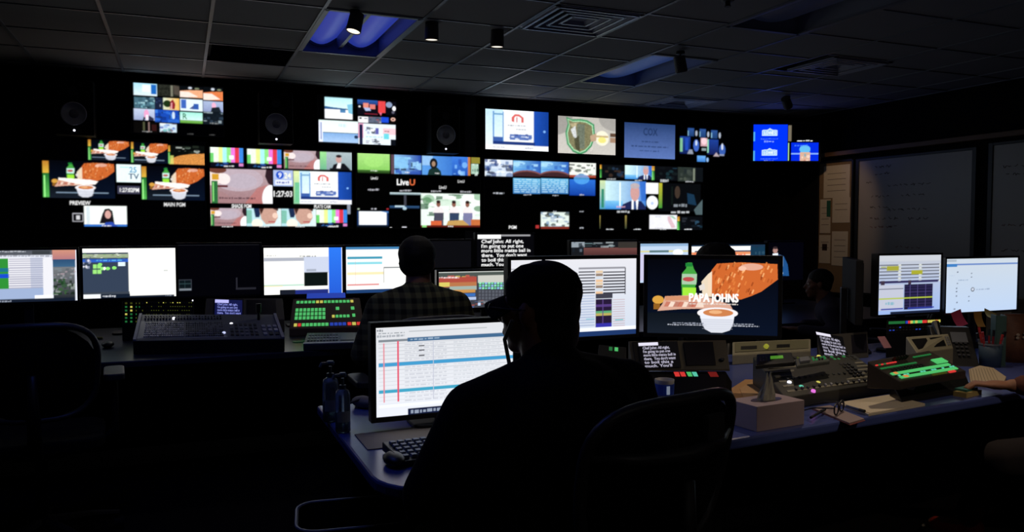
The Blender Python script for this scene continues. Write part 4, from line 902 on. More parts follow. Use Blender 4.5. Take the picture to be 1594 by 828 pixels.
wall_tv('upper wall display with a plain blue-grey picture', 971, 1050, 190, 245, pic_top_e)
wall_tv('upper wall display with small blue figures on black, right of the plain blue one', 1056, 1132, 197, 251, pic_top_f)
p = at_depth(1172, 250, 8.3); q = at_depth(1276, 250, 8.3)
sm = make_screen('wall_display', 'small wall display with a bright blue half, alone near the corner', 'display', (p.x, p.y), (q.x, q.y), at_depth(1200, 192, 8.3).z, at_depth(1200, 250.5, 8.3).z, pic_right, bezel=.012, group='displays mounted on the front wall')
MB().tube([(0, .05, .2), (.1, .16, .2), (-.05, .42, .2)], .018).build('wall_arm', DARKG, sm)

# ---------------------------------------------------------------- desks
DZ = .73
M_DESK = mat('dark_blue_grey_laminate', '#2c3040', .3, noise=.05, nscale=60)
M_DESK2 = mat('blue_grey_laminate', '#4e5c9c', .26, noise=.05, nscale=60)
t = thing('console_desk', 'long dark control desk in front of the wall displays, far row', 'desk', (2.0, 5.1, 0))
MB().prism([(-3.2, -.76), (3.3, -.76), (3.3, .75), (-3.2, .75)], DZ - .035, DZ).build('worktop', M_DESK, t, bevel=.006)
for k, x in enumerate((-3.15, -1.0, 1.1, 3.25)): MB().box((x, 0, (DZ - .035) / 2), (.04, 1.3, DZ - .037)).build('side_panel', BLACKM, t, bevel=.003)
MB().box((.05, .1, .38), (6.4, .02, .6)).build('modesty_panel', BLACKM, t)
fy = lambda x: 1.895 + .097 * (x - .5)
out = [(.45, 2.97), (.45, 2.10)]
for k in range(7):
    a = PI + PI / 2 * k / 6; out.append((.60 + .15 * math.cos(a), 2.06 + .16 * math.sin(a)))
out += [(4.75, fy(4.75)), (4.75, 3.42), (1.15, 3.35), (1.0, 2.97)]
t = thing('console_desk', 'near control desk with a rounded left corner where the man in the cap sits', 'desk', (0, 0, 0))
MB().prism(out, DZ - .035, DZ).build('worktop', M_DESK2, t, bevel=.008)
MB().box((1.02, 2.62, (DZ - .035) / 2), (.03, .6, DZ - .037)).build('side_panel', BLACKM, t)
MB().box((4.70, 2.9, (DZ - .035) / 2), (.03, .9, DZ - .037)).build('side_panel', BLACKM, t)
MB().box((2.63, 3.0, .38), (4.1, .02, .6)).build('modesty_panel', BLACKM, t)

# displays standing on the desks
def desk_mon(label, x0, x1, yt, yb, Y, paint, at=.5, base=DZ, group='monitors on the far control desk', **kw):
    return wall_tv(label, x0, x1, yt, yb, paint, Y, at, 'monitor', group, 'computer_monitor', bez=kw.pop('bez', .014), stand=True, base_z=base, **kw)
desk_mon('monitor with a spreadsheet and a city photo, cut off by the left edge', -45, 116.5, 389.5, 470, 5.42, pic_m1)
desk_mon('monitor with a dark node diagram on its left half and blank white right half', 126, 271, 386.5, 463, 5.45, pic_m2)
desk_mon('switched-off black monitor between two bright white monitors', 275.5, 403, 381, 459, 5.5, pic_m3)
desk_mon('monitor with a white window, a small black box and a blue strip at its right', 409, 531.5, 385.5, 457.5, 5.45, pic_m4)
desk_mon('monitor with a white schedule partly hidden by the man in plaid', 537.5, 655, 384, 455, 5.45, pic_m5)
desk_mon('black monitor showing nothing, just right of the head of the man in plaid', 671, 733, 375, 416, 5.65, lambda c, n: n.r(0, 0, 1, 1, '#0a0a0e'))
desk_mon('low monitor with a colourful control interface between the two men', 682, 830, 422, 478, 5.0, pic_m6)
desk_mon('black monitor with white script lines above the control interface', 742, 831, 365, 414, 5.62, pic_prompt)
desk_mon('dim monitor with a reddish picture behind the white monitor of the near desk', 889, 992, 376, 430, 5.5, pic_m8)
desk_mon('monitor with a pale blue desktop behind the left edge of the pizza monitor', 997, 1072, 379, 439, 5.5, pic_m9)
desk_mon('monitor with an orange striped window, behind the black-haired head', 1077, 1192, 381, 440, 5.5, pic_m10)
desk_mon('dark monitor with a man in a blue tie, right of the pizza monitor', 1197, 1252, 377, 436, 5.5, pic_m11)
G2 = 'monitors on the near control desk'
desk_mon('big monitor with a blue-striped running sheet, at the left end of the near desk', 583, 798, 510.5, 650, 2.5, pic_left_sheet, 0, group=G2, res=1.4, bez=.017)
desk_mon('monitor with a white diagram page behind the head of the man in the cap', 795, 991, 402, 519, 2.78, pic_m_white, 1, group=G2, res=1.4)
p = at_depth(1008.5, 400, 3.22); q = at_depth(1212, 400, 3.12)
make_screen('computer_monitor', 'monitor showing a large pizza advertisement on black', 'monitor', (p.x, p.y), (q.x, q.y), at_depth(1100, 403.5, 3.17).z, at_depth(1100, 521, 3.17).z, pic_pizza, bezel=.016, group=G2, stand=True, stand_x=-.07, base_z=DZ, res=1.7)
desk_mon('monitor with a dense table in yellow and violet, left of the right-hand pair', 1370, 1467, 398, 490, 3.07, pic_r1, 0, group=G2, res=1.4, bez=.010)
desk_mon('monitor with a pale page and a blue bar, right of the right-hand pair', 1475.5, 1587, 402, 484, 3.05, pic_r2, .5, group=G2, res=1.3, bez=.010)
p = at_depth(1327, 400, 4.25)
t = thing('computer_monitor', 'black monitor turned edge-on in front of the notice board', 'monitor', (p.x, p.y, DZ), R(52), G2)
MB().box((0, 0, .33), (.52, .035, .33)).build('case', BLACKM, t, bevel=.004)
MB().box((0, -.02, .33), (.49, .004, .30)).build('display', BLACKM, t)
MB().box((0, .04, .17), (.05, .03, .34)).build('stand_neck', BLACK, t, bevel=.003); MB().prism(rounded(.24, .18, .03, 4), 0, .012).build('stand_base', BLACK, t)

# ---------------------------------------------------------------- lit keys
def led(name, c, k=.9): return mat('lit_' + name, c, .5, emit=k)
GRN = led('green_key', '#58d074', .75); GRN2 = led('dim_green_key', '#2c8a48', .5); YEL = led('yellow_key', '#d8d060', .8); RED = led('red_key', '#e83c38', .8); BLU = led('blue_key', '#3050d0', .6)
WHT = led('white_key', '#f4f4ff', 1.3); AMB = led('amber_key', '#e89048', .8); CYN = led('cyan_key', '#60d8b8', .8); MAG = led('magenta_key', '#e070d8', 1.1); OLV = led('olive_key', '#5c6420', .35)
KEY = mat('grey_key', '#6c7078', .5); KEYL = mat('pale_key', '#a8aab2', .45); KEYD = mat('dark_key', '#303238', .5)

class Deck:
    """a sloping console: bottom outline on the desk, top surface from a low front edge to a high back edge"""
    def __init__(s, name, label, cat, FL, FR, BR, BL, base=DZ, body=None, group=None, body_name='body'):
        s.c = [Vector(p) for p in (FL, FR, BR, BL)]
        mid = sum(s.c, Vector()) / 4; s.o = Vector((mid.x, mid.y, base))
        s.t = thing(name, label, cat, s.o, 0, group)
        L = [p - s.o for p in s.c]
        vs = [(p.x, p.y, 0) for p in L] + [tuple(p) for p in L]
        MB().add(vs, [(3, 2, 1, 0), (4, 5, 6, 7), (0, 1, 5, 4), (1, 2, 6, 5), (2, 3, 7, 6), (3, 0, 4, 7)]).build(body_name, body or DARKG, s.t, bevel=.004)
        ex = (L[1] - L[0]); ey = (L[3] - L[0]); s.n = ex.cross(ey).normalized()
    def P(s, u, v, h=0.0):
        a, b, c, d = [p - s.o for p in s.c]
        return a * (1 - u) * (1 - v) + b * u * (1 - v) + c * u * v + d * (1 - u) * v + s.n * h
    def patch(s, mb, u0, u1, v0, v1, h0, h1, m):
        b = [s.P(u0, v0, h0), s.P(u1, v0, h0), s.P(u1, v1, h0), s.P(u0, v1, h0)]; t = [s.P(u0, v0, h1), s.P(u1, v0, h1), s.P(u1, v1, h1), s.P(u0, v1, h1)]
        mb.add(b + t, [(3, 2, 1, 0), (4, 5, 6, 7), (0, 1, 5, 4), (1, 2, 6, 5), (2, 3, 7, 6), (3, 0, 4, 7)], m)
    def keys(s, name, u0, u1, v0, v1, nu, nv, ms, fill=.72, h=.006, seed=1):
        mb = MB(); rr = random.Random(seed); ms = ms if isinstance(ms, list) else [ms]
        du = (u1 - u0) / nu; dv = (v1 - v0) / nv
        for j in range(nv):
            for i in range(nu):
                a = u0 + du * (i + .5); b = v0 + dv * (j + .5)
                s.patch(mb, a - du * fill / 2, a + du * fill / 2, b - dv * fill / 2, b + dv * fill / 2, 0, h, ms[i % len(ms)] if seed == 0 else rr.choice(ms))
        return mb.build(name, None, s.t)
    def plate(s, name, u0, u1, v0, v1, m, h=.003):
        mb = MB(); s.patch(mb, u0, u1, v0, v1, 0, h, m); return mb.build(name, None, s.t)
    def knob(s, name, u, v, r, hgt, m, n=14):
        q = Vector((0, 0, 1)).rotation_difference(s.n).to_matrix()
        return MB().lathe([(r, 0), (r * .95, hgt * .8), (r * .6, hgt)], s.P(u, v), n=n, rot=q).build(name, m, s.t, smooth=False)
    def picture(s, name, u0, u1, v0, v1, paint, nu=70, nv=50, h=.004):
        pic = Pic(nu, nv, lambda x, y: (x, y), '#050508'); paint(pic)
        a = s.P(u0, v0, h); b = s.P(u1, v0, h); c = s.P(u0, v1, h)
        ex = b - a; ez = c - a
        o = picture_mesh(name, ex.length, ez.length, pic, s.t)
        X = ex.normalized(); Z = ez.normalized(); Y = Z.cross(X)
        o.matrix_local = Matrix.Translation((a + b) / 2) @ Matrix((X, Y, Z)).transposed().to_4x4()
        return o
def key(mb, p, d, m): mb.box(p, d, m)

# far desk: audio mixer
D = Deck('audio_mixer', 'wide grey audio mixing console on the far desk, below the switched-off monitor', 'mixing console', on_z(207, 531, .80), on_z(443, 527, .80), on_z(430, 490, .895), on_z(217, 490, .895), body=BLACK)
D.plate('top_plate', .0, 1, .0, 1, mat('steel_console', '#62666e', .5, noise=.1), .0015)
D.plate('fader_panel', .02, .62, .06, .72, mat('silver_key_panel', '#7c828c', .4), .003)
D.keys('channel_keys', .06, .33, .1, .66, 18, 7, [KEYL, KEYL, KEY, WHITE], .6, .008, 3)
D.keys('channel_keys', .34, .60, .1, .66, 17, 7, [KEY, KEYD, KEYD], .6, .008, 4)
D.keys('key_row', .04, .60, .76, .92, 26, 2, [KEYD, KEY], .5, .012, 5)
D.keys('master_keys', .64, .84, .1, .6, 6, 4, [KEYD, KEY, KEYD], .6, .008, 6)
D.keys('transition_keys', .86, .98, .1, .55, 3, 3, [KEYL, KEYD, WHITE], .6, .008, 8)
D.knob('lit_knob', .255, .80, .010, .014, WHT); D.knob('lit_knob', .66, .58, .009, .012, WHT); D.knob('lit_knob', .60, .22, .009, .012, led('blue_white_key', '#c8d0ff', 1.1))
a = D.P(.86, .75); MB().tube([a, a + Vector((0, 0, .05))], .008).build('joystick', BLACK, D.t)
MB().tube([a + Vector((0, 0, .045)), a + Vector((0, 0, .095))], [.014, .016]).build('joystick_grip', BLACK, D.t)
D.plate('side_rail', .0, .02, .0, 1, KEYL, .01); D.plate('side_rail', .98, 1, .0, 1, KEYL, .01)
# far desk: router panel behind it
D = Deck('button_panel', 'upright dark panel with rows of small green and yellow keys behind the audio mixer', 'control panel', on_y(190, 506, 5.14), on_y(302, 506, 5.14), on_y(302, 468, 5.24), on_y(190, 468, 5.24), body=BLACKM)
D.keys('green_keys', .02, .16, .06, .96, 2, 6, [GRN2, YEL, GRN2, OLV], .42, .004, 2)
D.keys('green_keys', .17, .3, .06, .96, 3, 6, [OLV, GRN2, KEYD], .34, .004, 3)
for k in range(6): D.keys('key_row', .32, .98, .08 + k * .16, .14 + k * .16, 20, 1, [OLV, KEYD, KEYD, YEL if k == 5 else OLV], .45, .004, k + 4)
D.knob('lamp', .98, 1.0, .004, .008, WHT)
# far desk: two small screens
def tablet_unit(label, quad, scr1, scr2, paint, base=DZ):
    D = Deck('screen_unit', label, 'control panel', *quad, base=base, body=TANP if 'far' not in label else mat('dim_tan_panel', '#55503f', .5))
    D.plate('screen_frame', scr1[0] - .02, scr1[1] + .02, scr1[2] - .04, scr1[3] + .04, BLACK, .003)
    D.picture('display', *scr1, paint, h=.006)
    D.plate('grey_display', *scr2, GLASSD, .005)
    return D
def p_blue(q):
    q.r(0, 0, 1, 1, '#101440'); q.r(0, 0, .5, .22, '#b0b0f0'); prompter(q.sub(.08, .22, .98, .95), PROMPT[:4], '#8890e0', [.86, .86, .95, 1])
def p_white(q):
    q.r(0, 0, 1, 1, '#050506'); q.r(0, .0, .5, .13, '#d8d4e4'); prompter(q.sub(.08, .15, .98, .98), PROMPT, '#b8b4c8', [.8, .8, .95, .93, .85, .8])
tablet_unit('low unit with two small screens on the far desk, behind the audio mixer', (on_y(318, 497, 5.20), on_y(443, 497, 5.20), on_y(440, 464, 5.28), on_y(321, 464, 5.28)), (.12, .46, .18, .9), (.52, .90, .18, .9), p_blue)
# far desk: green key switcher
D = Deck('video_switcher', 'upright tan control panel full of bright green keys on the far desk', 'control panel', on_y(450, 512, 4.95), on_y(567, 509, 4.95), on_y(560, 463, 5.06), on_y(456, 465, 5.06), body=mat('brown_tan_panel', '#6a5644', .5, noise=.1))
D.keys('source_keys', .05, .90, .82, .93, 15, 1, [GRN, GRN, GRN, CYN, GRN, YEL], .72, .004, 2)
D.keys('source_keys', .05, .48, .28, .68, 8, 3, [GRN], .74, .004, 2)
D.keys('effect_keys', .56, .82, .32, .44, 5, 1, [YEL, GRN, GRN, GRN, GRN], .7, .004, 0)
D.keys('effect_keys', .62, .68, .58, .70, 1, 1, GRN, .8, .004); D.keys('effect_keys', .84, .90, .58, .70, 1, 1, GRN, .8, .004); D.keys('effect_keys', .85, .90, .34, .46, 1, 1, GRN, .8, .004)
D.keys('program_keys', .05, .52, .06, .18, 9, 1, [YEL, RED, GRN, GRN, GRN, GRN, GRN, GRN, GRN], .78, .004, 0)
D.keys('program_keys', .53, .76, .06, .18, 4, 1, BLU, .78, .004); D.keys('program_keys', .77, .96, .06, .18, 3, 1, [RED, YEL, RED], .78, .004, 0)
mb = MB(); D.patch(mb, .2, .78, 1.0, 1.16, 0, .006, BLU); mb.build('blue_display_strip', None, D.t)
D = Deck('key_tray', 'low dark key tray in front of the green key panel on the far desk', 'control panel', on_z(472, 536, .765), on_z(571, 533, .765), on_z(566, 517, .78), on_z(478, 518, .78), body=mat('dim_grey_tray', '#4c504c', .5))
D.keys('key_block', .04, .55, .2, .9, 10, 3, [KEYD, KEY], .7, .005, 2); D.plate('dark_pad', .58, .80, .25, .85, BLACK); D.keys('key_block', .84, .97, .3, .9, 2, 2, [GRN2, KEYD], .7, .005, 3)
D.plate('front_lip', .0, 1, .0, .1, KEYL, .004)
o = MB().prism(rounded(.07, .07, .03), 0, .004).build('coaster', led('green_pad', '#143a20', .3), loc=on_z(465, 532, .731)); tag(o, 'round dark green coaster left of the key tray on the far desk', 'coaster')  # coaster colour carries a faint glow of its own
o = MB().ball((0, 0, .018), (.032, .055, .018)).build('computer_mouse', BLACK, smooth=True, loc=on_z(168, 541, .73)); tag(o, 'black computer mouse on the far desk beside the left office chair', 'mouse')
o = MB().prism(rounded(.06, .03, .005), 0, .012).build('sticky_note_pad', mat('olive_notes', '#6c6c1c', .7), loc=on_z(151, 528, .731)); tag(o, 'small olive note pad left of the far desk mouse', 'note pad')

# near desk, left wing
def keyboard(label, c, w, d, rz, keyc, name='computer_keyboard'):
    t = thing(name, label, 'keyboard', c, rz)
    MB().add([(-w / 2, -d / 2, .002), (w / 2, -d / 2, .002), (w / 2, d / 2, .002), (-w / 2, d / 2, .002), (-w / 2, -d / 2, .014), (w / 2, -d / 2, .014), (w / 2, d / 2, .028), (-w / 2, d / 2, .028)], [(3, 2, 1, 0), (4, 5, 6, 7), (0, 1, 5, 4), (1, 2, 6, 5), (2, 3, 7, 6), (3, 0, 4, 7)]).build('keyboard_body', BLACK, t, bevel=.003)
    k = MB()
    for j in range(5):
        for i in range(17):
            if j == 0 and 4 < i < 10: continue
            y = -d / 2 + .014 + (j + .5) * (d - .026) / 5; z = .014 + (y + d / 2) / d * .014 + .004
            k.box((-w / 2 + .012 + (i + .5) * (w - .024) / 17, y, z), ((w - .024) / 17 * .74, (d - .026) / 5 * .7, .007), taper=.85)
    k.box((-w / 2 + .012 + 7.5 * (w - .024) / 17, -d / 2 + .014 + .5 * (d - .026) / 5, .021), ((w - .024) / 17 * 4.6, (d - .026) / 5 * .7, .007))
    k.build('keycaps', keyc, t)
    for s in (-1, 1): MB().box((s * w * .4, d * .4, .004), (.03, .01, .008)).build('rubber_foot', BLACKM, t)
    return t
A = on_z(594, 692, .752); B = on_z(624, 716, .752); dv = (A - B); ln = dv.length; ez = dv.normalized(); ex = Vector((ez.y, -ez.x, 0))
ln = min(max(ln, .13), .17)
kc = B + ez * ln / 2 + ex * .21
pad = on_z(552, 677, DZ)
o = MB().prism([(0, 0), (.0, -.19), (.52, -.20), (.52, .03)], 0, .0025).build('desk_mat', mat('tan_mat', '#8a7c6c', .7, noise=.05), loc=(pad.x, pad.y, DZ + .0005)); tag(o, 'flat tan desk mat under the keyboard on the near desk', 'desk mat')
keyboard('black keyboard with pale keys by the elbow of the man in the cap', (kc.x, kc.y, DZ + .003), .42, ln, math.atan2(ex.y, ex.x), mat('pale_keycap', '#7c8898', .5))
mp = on_z(612, 722, DZ)
o = MB().ball((0, 0, .017), (.03, .052, .018)).build('computer_mouse', BLACK, smooth=True, loc=(mp.x, mp.y - .01, DZ)); tag(o, 'black computer mouse just below the corner of the pale-keyed keyboard', 'mouse')
MB().box((0, .02, .034), (.003, .04, .003)).build('scroll_wheel', DARKG, o)
mp = on_z(567, 634, DZ)
t = thing('computer_mouse', 'grey cable-wound mouse beside the big running-sheet monitor', 'mouse', (mp.x, mp.y, DZ), .5)
MB().ball((0, 0, .02), (.036, .058, .022)).build('mouse_shell', mat('grey_mouse', '#7c7468', .6), t, smooth=True)
MB().tube([(.0, .05, .01), (.03, .08, .006), (.06, .05, .02), (.03, -.02, .043), (-.04, .0, .03), (-.03, .06, .008)], .004).build('cable', DARKG, t)
M_BOT = mat('clear_bottle_plastic', '#a8c0cc', .12, trans=.75, alpha=1.0)
M_LIQ = mat('clear_gel', '#8ca0a8', .2, trans=.5)
def pump(px, py, h, r, label):
    c = on_z(px, py, DZ)
    t = thing('pump_bottle', label, 'bottle', (c.x, c.y, DZ), .6, 'hand sanitizer pump bottles')
    hb = h * .70
    MB().lathe([(r * .9, 0), (r, .005), (r, hb * .86), (r * .85, hb * .95), (r * .4, hb)], n=20).build('bottle_body', M_BOT, t, smooth=True)
    MB().lathe([(r * .88, .004), (r * .92, hb * .45)], n=20).build('gel', M_LIQ, t, smooth=True)
    MB().lathe([(r * .45, 0), (r * .45, h * .06), (r * .2, h * .065), (r * .2, h * .17)], (0, 0, hb), n=14).build('pump_collar', mat('teal_cap', '#3c5058', .4), t)
    p = MB(); z = hb + h * .19
    p.lathe([(r * .5, 0), (r * .55, .008), (r * .4, .014)], (0, 0, z), n=14); p.tube([(0, 0, z + .007), (-r * 1.5, 0, z + .01), (-r * 1.75, 0, z - .002)], .005)
    p.build('pump_head', mat('teal_cap', '#3c5058', .4), t)
    MB().add([(r * 1.01 * math.sin(a), -r * 1.01 * math.cos(a), hb * q) for q in (.25, .5) for a in [R(-90 + 15 * i) for i in range(9)]], [(i, i + 1, i + 10, i + 9) for i in range(8)]).build('white_label', mat('bottle_label', '#a8b0b0', .6), t)
pump(515, 655, .215, .027, 'taller clear pump bottle at the left edge of the near desk, behind the other')
pump(534, 672, .20, .024, 'clear pump bottle at the left edge of the near desk, in front of the other')

# near desk, middle and right
D = Deck('screen_unit', 'near-desk control unit with a script screen, a grey screen and red and green keys', 'control panel', on_z(1004, 596, .80), on_z(1140, 594, .80), on_z(1130, 577, .845), on_z(1000, 577, .845), body=BLACK)
D.keys('red_keys', .36, .50, .45, .95, 2, 1, RED, .78, .006); D.keys('green_keys', .51, .64, .45, .95, 2, 1, [GRN, CYN], .78, .006, 0); D.keys('red_keys', .76, .88, .4, .95, 1, 1, led('dim_red_key', '#902420', .5), .8, .008)
D.keys('small_keys', .05, .3, .1, .4, 6, 1, KEYD, .6, .004)
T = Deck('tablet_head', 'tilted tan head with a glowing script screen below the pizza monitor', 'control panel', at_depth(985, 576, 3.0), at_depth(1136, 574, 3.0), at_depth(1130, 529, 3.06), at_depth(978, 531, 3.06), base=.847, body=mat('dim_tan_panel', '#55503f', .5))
T.plate('screen_frame', .04, .50, .04, .97, BLACK, .003)
T.picture('display', .09, .50, .05, .93, p_white, 90, 66, h=.006); T.plate('grey_display', .56, .86, .12, .92, GLASSD, .005)
T.knob('knob', .93, .3, .008, .012, BLACK)
c = on_z(1034, 632, DZ)
t = thing('drinking_cup', 'small cup with a blue and white band beside the red keys', 'cup', (c.x, c.y, DZ))
MB().lathe([(.028, 0), (.034, .07), (.036, .10), (.033, .10), (.03, .03)], n=22).build('cup_wall', mat('grey_cup', '#8c8c90', .5), t, smooth=True)
MB().lathe([(.0345, .045), (.0362, .085)], n=22).build('blue_band', mat('blue_band', '#2c50b0', .5), t)
MB().box((-.008, -.0375, .065), (.012, .003, .03)).build('white_mark', led('pale_mark', '#c8d8f0', .25), t)  # weak emission put into the mark to brighten it
D = Deck('headset_box', 'small dark box with green lamps behind the shoulder of the man in the cap', 'control panel', on_z(930, 556, .80), on_z(975, 560, .80), on_z(975, 540, .84), on_z(932, 536, .84), body=BLACKM)
D.keys('green_lamp', .35, .75, .5, .9, 2, 1, [GRN2, GRN], .6, .005, 0)
# kraft sheets, tissue box
pts = [on_z(*q, DZ) for q in ((1138, 606), (1150, 640), (1226, 632), (1218, 612), (1182, 592), (1160, 592))]
mid = sum(pts, Vector()) / len(pts)
o = MB().prism([(p.x - mid.x, p.y - mid.y) for p in pts][::1], .001, .004).build('paper_sheet', KRAFT, loc=(mid.x, mid.y, DZ)); tag(o, 'creased tan paper lying between the near chair back and the mixer', 'paper')
MB().prism([((p.x - mid.x) * .8 + .01, (p.y - mid.y) * .8 - .01) for p in pts], .0045, .006).build('top_sheet', mat('tan_paper_b', '#d0a474', .8), o)
FLc = on_z(1176, 672, DZ); FRc = on_z(1250, 660, DZ); e = (FRc - FLc); w = e.length; rz = math.atan2(e.y, e.x); n2 = Vector((-e.y, e.x, 0)).normalized(); cc = (FLc + FRc) / 2 + n2 * .06
t = thing('tissue_box', 'pale box of tissues on the near desk with a tissue standing up', 'tissue box', (cc.x, cc.y, DZ), rz)
bh = .082
MB().box((0, 0, bh / 2), (w, .13, bh)).build('carton', mat('pinkish_carton', '#a8949a', .7, noise=.05), t, bevel=.002)
MB().prism([(w * .3 * math.cos(a), .03 * math.sin(a)) for a in [2 * PI * i / 20 for i in range(20)]], bh - .001, bh + .001).build('opening_film', mat('film', '#4c4444', .3), t)
mb = MB(); vs = []; n = 18
rr = random.Random(3)
for k, (z, r_) in enumerate([(0, .036), (.02, .030), (.04, .021), (.06, .014), (.082, .010)]):
    for i in range(n):
        a = 2 * PI * i / n; f_ = 1 + .28 * math.sin(5 * a + k) * (1 if k else .3)
        vs.append((r_ * f_ * math.cos(a) * 1.0 + .012 * k / 4, r_ * f_ * .6 * math.sin(a), bh + z + (.012 * math.sin(3 * a) if k == 4 else 0)))
fs = [(k * n + i, k * n + (i + 1) % n, (k + 1) * n + (i + 1) % n, (k + 1) * n + i) for k in range(4) for i in range(n)] + [tuple(range(4 * n, 5 * n))]
mb.add(vs, fs).build('tissue', mat('tissue_paper', '#a8a698', .9), t, smooth=False)
# grey mixer
D = Deck('audio_mixer', 'wide tan-grey mixer with rows of faders and four lit knobs on the near desk', 'mixing console', on_z(1222, 619, .775), on_z(1388, 594, .775), on_z(1330, 552, .85), on_z(1172, 555, .85), body=mat('olive_grey_console', '#36352f', .5, noise=.1))
for k in range(6): D.plate('fader_strip', .05, .97, .08 + k * .115, .12 + k * .115, mat('pale_strip', '#8a8674', .5), .004)
D.keys('key_row', .1, .95, .05, .16, 16, 1, [KEYD, KEYD, KEYL], .3, .012, 2); D.keys('key_row', .1, .95, .28, .40, 16, 1, [KEYD, BLACK], .3, .012, 3); D.keys('key_cluster', .70, .82, .2, .65, 3, 5, [KEYD, BLACK], .5, .012, 5)
D.keys('upper_keys', .05, .6, .78, .95, 16, 2, [KEYD, KEY, OLV], .5, .006, 7); D.keys('upper_keys', .64, .96, .78, .95, 8, 2, [KEYD, GRN2, KEYD], .5, .006, 9)
for u, v, m in ((.125, .28, WHT), (.19, .155, CYN), (.255, .03, MAG), (.36, .20, YEL), (.62, .93, YEL)): D.knob('lit_knob', u, v, .0085, .010, m)
t = Deck('display_strip', 'long tan strip unit with a yellow warning lamp behind the mixer', 'control panel', on_y(1140, 553, 3.1), on_y(1262, 546, 3.1), on_y(1262, 527, 3.16), on_y(1140, 532, 3.16), body=TANP)
t.plate('front_plate', .03, .97, .2, .9, mat('dim_olive', '#6c6a50', .6), .003); t.knob('yellow_lamp', .41, .45, .012, .02, led('yellow_lamp', '#a8a838', .6)); t.plate('dark_slot', .55, .72, .35, .6, BLACK, .004); t.plate('dark_slot', .1, .3, .35, .6, BLACK, .004)
D = Deck('button_panel', 'low black box with a short green readout behind the mixer', 'control panel', on_z(1176, 568, .870), on_z(1238, 563, .870), on_z(1232, 548, .89), on_z(1178, 551, .89), base=.853, body=BLACK)
D.plate('green_readout', .38, .72, .42, .66, led('green_readout', '#58a030', .6), .003); D.keys('small_keys', .08, .3, .2, .8, 3, 3, KEYD, .6, .004)
D.t.location.z += .0
D = Deck('button_panel', 'small dark panel with grey paddles between the mixer and the script screens', 'control panel', on_z(1240, 569, .866), on_z(1292, 562, .866), on_z(1284, 553, .88), on_z(1238, 558, .88), base=.853, body=mat('dim_grey_tray', '#4c504c', .5))
D.keys('green_keys', .5, .95, .3, .8, 5, 2, [GRN2, KEYD], .5, .006, 3); D.plate('grey_paddle', .1, .4, .2, .8, KEY, .01)
D = Deck('screen_unit', 'tilted unit with a small white script screen right of the pizza monitor', 'control panel', on_y(1276, 562, 3.02), on_y(1352, 556, 3.02), on_y(1350, 516, 3.1), on_y(1272, 522, 3.1), body=mat('dim_grey_panel', '#3c3a38', .5))
D.picture('display', .05, .62, .08, .93, p_white, 60, 46, h=.005); D.plate('grey_display', .66, .97, .2, .9, GLASSD, .004)
# green switcher
DARKP = mat('warm_dark_panel', '#3c3632', .5, noise=.1)
D = Deck('video_switcher', 'tilted control panel with long glowing green key rows on the near desk', 'control panel', on_z(1402, 594, .83), on_z(1504, 577, .83), on_z(1446, 545, .90), on_z(1350, 562, .90), base=.80, body=DARKP, body_name='switcher_body')
D.keys('program_keys', .06, .93, .10, .20, 20, 1, [GRN], .86, .005); D.keys('preview_keys', .02, .92, .28, .38, 20, 1, [GRN], .86, .005); D.keys('amber_key', .10, .17, .10, .20, 1, 1, AMB, .8, .007); D.keys('amber_key', .05, .10, .28, .38, 1, 1, AMB, .8, .007)
D.keys('shift_keys', .03, .95, .21, .27, 22, 1, [KEYD, CYN], .6, .003, 4)
D.keys('transition_keys', .78, .96, .42, .62, 3, 2, GRN, .86, .006); D.keys('red_key', .74, .84, .01, .08, 1, 1, RED, .9, .006); D.keys('olive_keys', .48, .70, .01, .08, 5, 1, OLV, .8, .005)
D.keys('key_row', .0, .55, .58, .64, 12, 1, GRN2, .8, .004); D.keys('key_row', .0, .32, .74, .79, 8, 1, [GRN, GRN2, RED], .7, .004, 5); D.keys('key_row', .62, .92, .80, .86, 8, 1, GRN2, .7, .004, 6); D.keys('black_paddles', .30, .52, .78, .92, 5, 1, BLACK, .5, .018)
D.keys('dark_keys', .1, .6, .42, .54, 10, 2, KEYD, .6, .004, 7)
B_ = Deck('control_box', 'black box with a row of small green keys carrying the tilted green panel', 'control panel', on_z(1404, 624, .745), on_z(1512, 604, .745), on_z(1500, 575, .80), on_z(1385, 592, .80), body=BLACK)
B_.keys('green_keys', .36, .64, .60, .88, 6, 2, [GRN2, GRN2, KEYD], .6, .005, 2); B_.keys('green_keys', .68, .98, .60, .88, 7, 2, [GRN2, KEYD, GRN2], .6, .005, 3); B_.knob('grey_knob', .18, .55, .02, .02, KEYL); B_.knob('lamp', .22, .8, .005, .008, WHT)
D = Deck('button_panel', 'dark panel with one rainbow row of small lit keys under the right-hand pair of monitors', 'control panel', on_y(1380, 520, 2.98), on_y(1466, 516, 2.98), on_y(1466, 494, 3.0), on_y(1380, 497, 3.0), body=BLACKM)
D.keys('rainbow_keys', .03, .32, .62, .88, 8, 1, GRN2, .7, .004); D.keys('rainbow_keys', .33, .72, .62, .88, 9, 1, [BLU, RED, YEL, GRN, YEL, GRN, GRN, RED, RED], .75, .004, 0); D.keys('rainbow_keys', .73, .97, .62, .88, 5, 1, [YEL, AMB, CYN], .7, .004, 2); D.keys('dim_keys', .03, .97, .15, .5, 16, 2, [KEYD, BLU, KEYD, KEYD], .4, .004, 3)
D = Deck('window_panel', 'tan plastic frame with two dark windows behind the tilted green panel', 'control panel', on_z(1428, 550, .84), on_z(1484, 542, .84), on_z(1476, 519, .90), on_z(1410, 524, .90), body=TANP)
D.plate('dark_window', .08, .42, .2, .8, BLACK, .003); D.plate('dark_window', .5, .82, .2, .8, BLACK, .003); D.keys('small_keys', .86, .97, .2, .8, 2, 4, KEY, .6, .004)
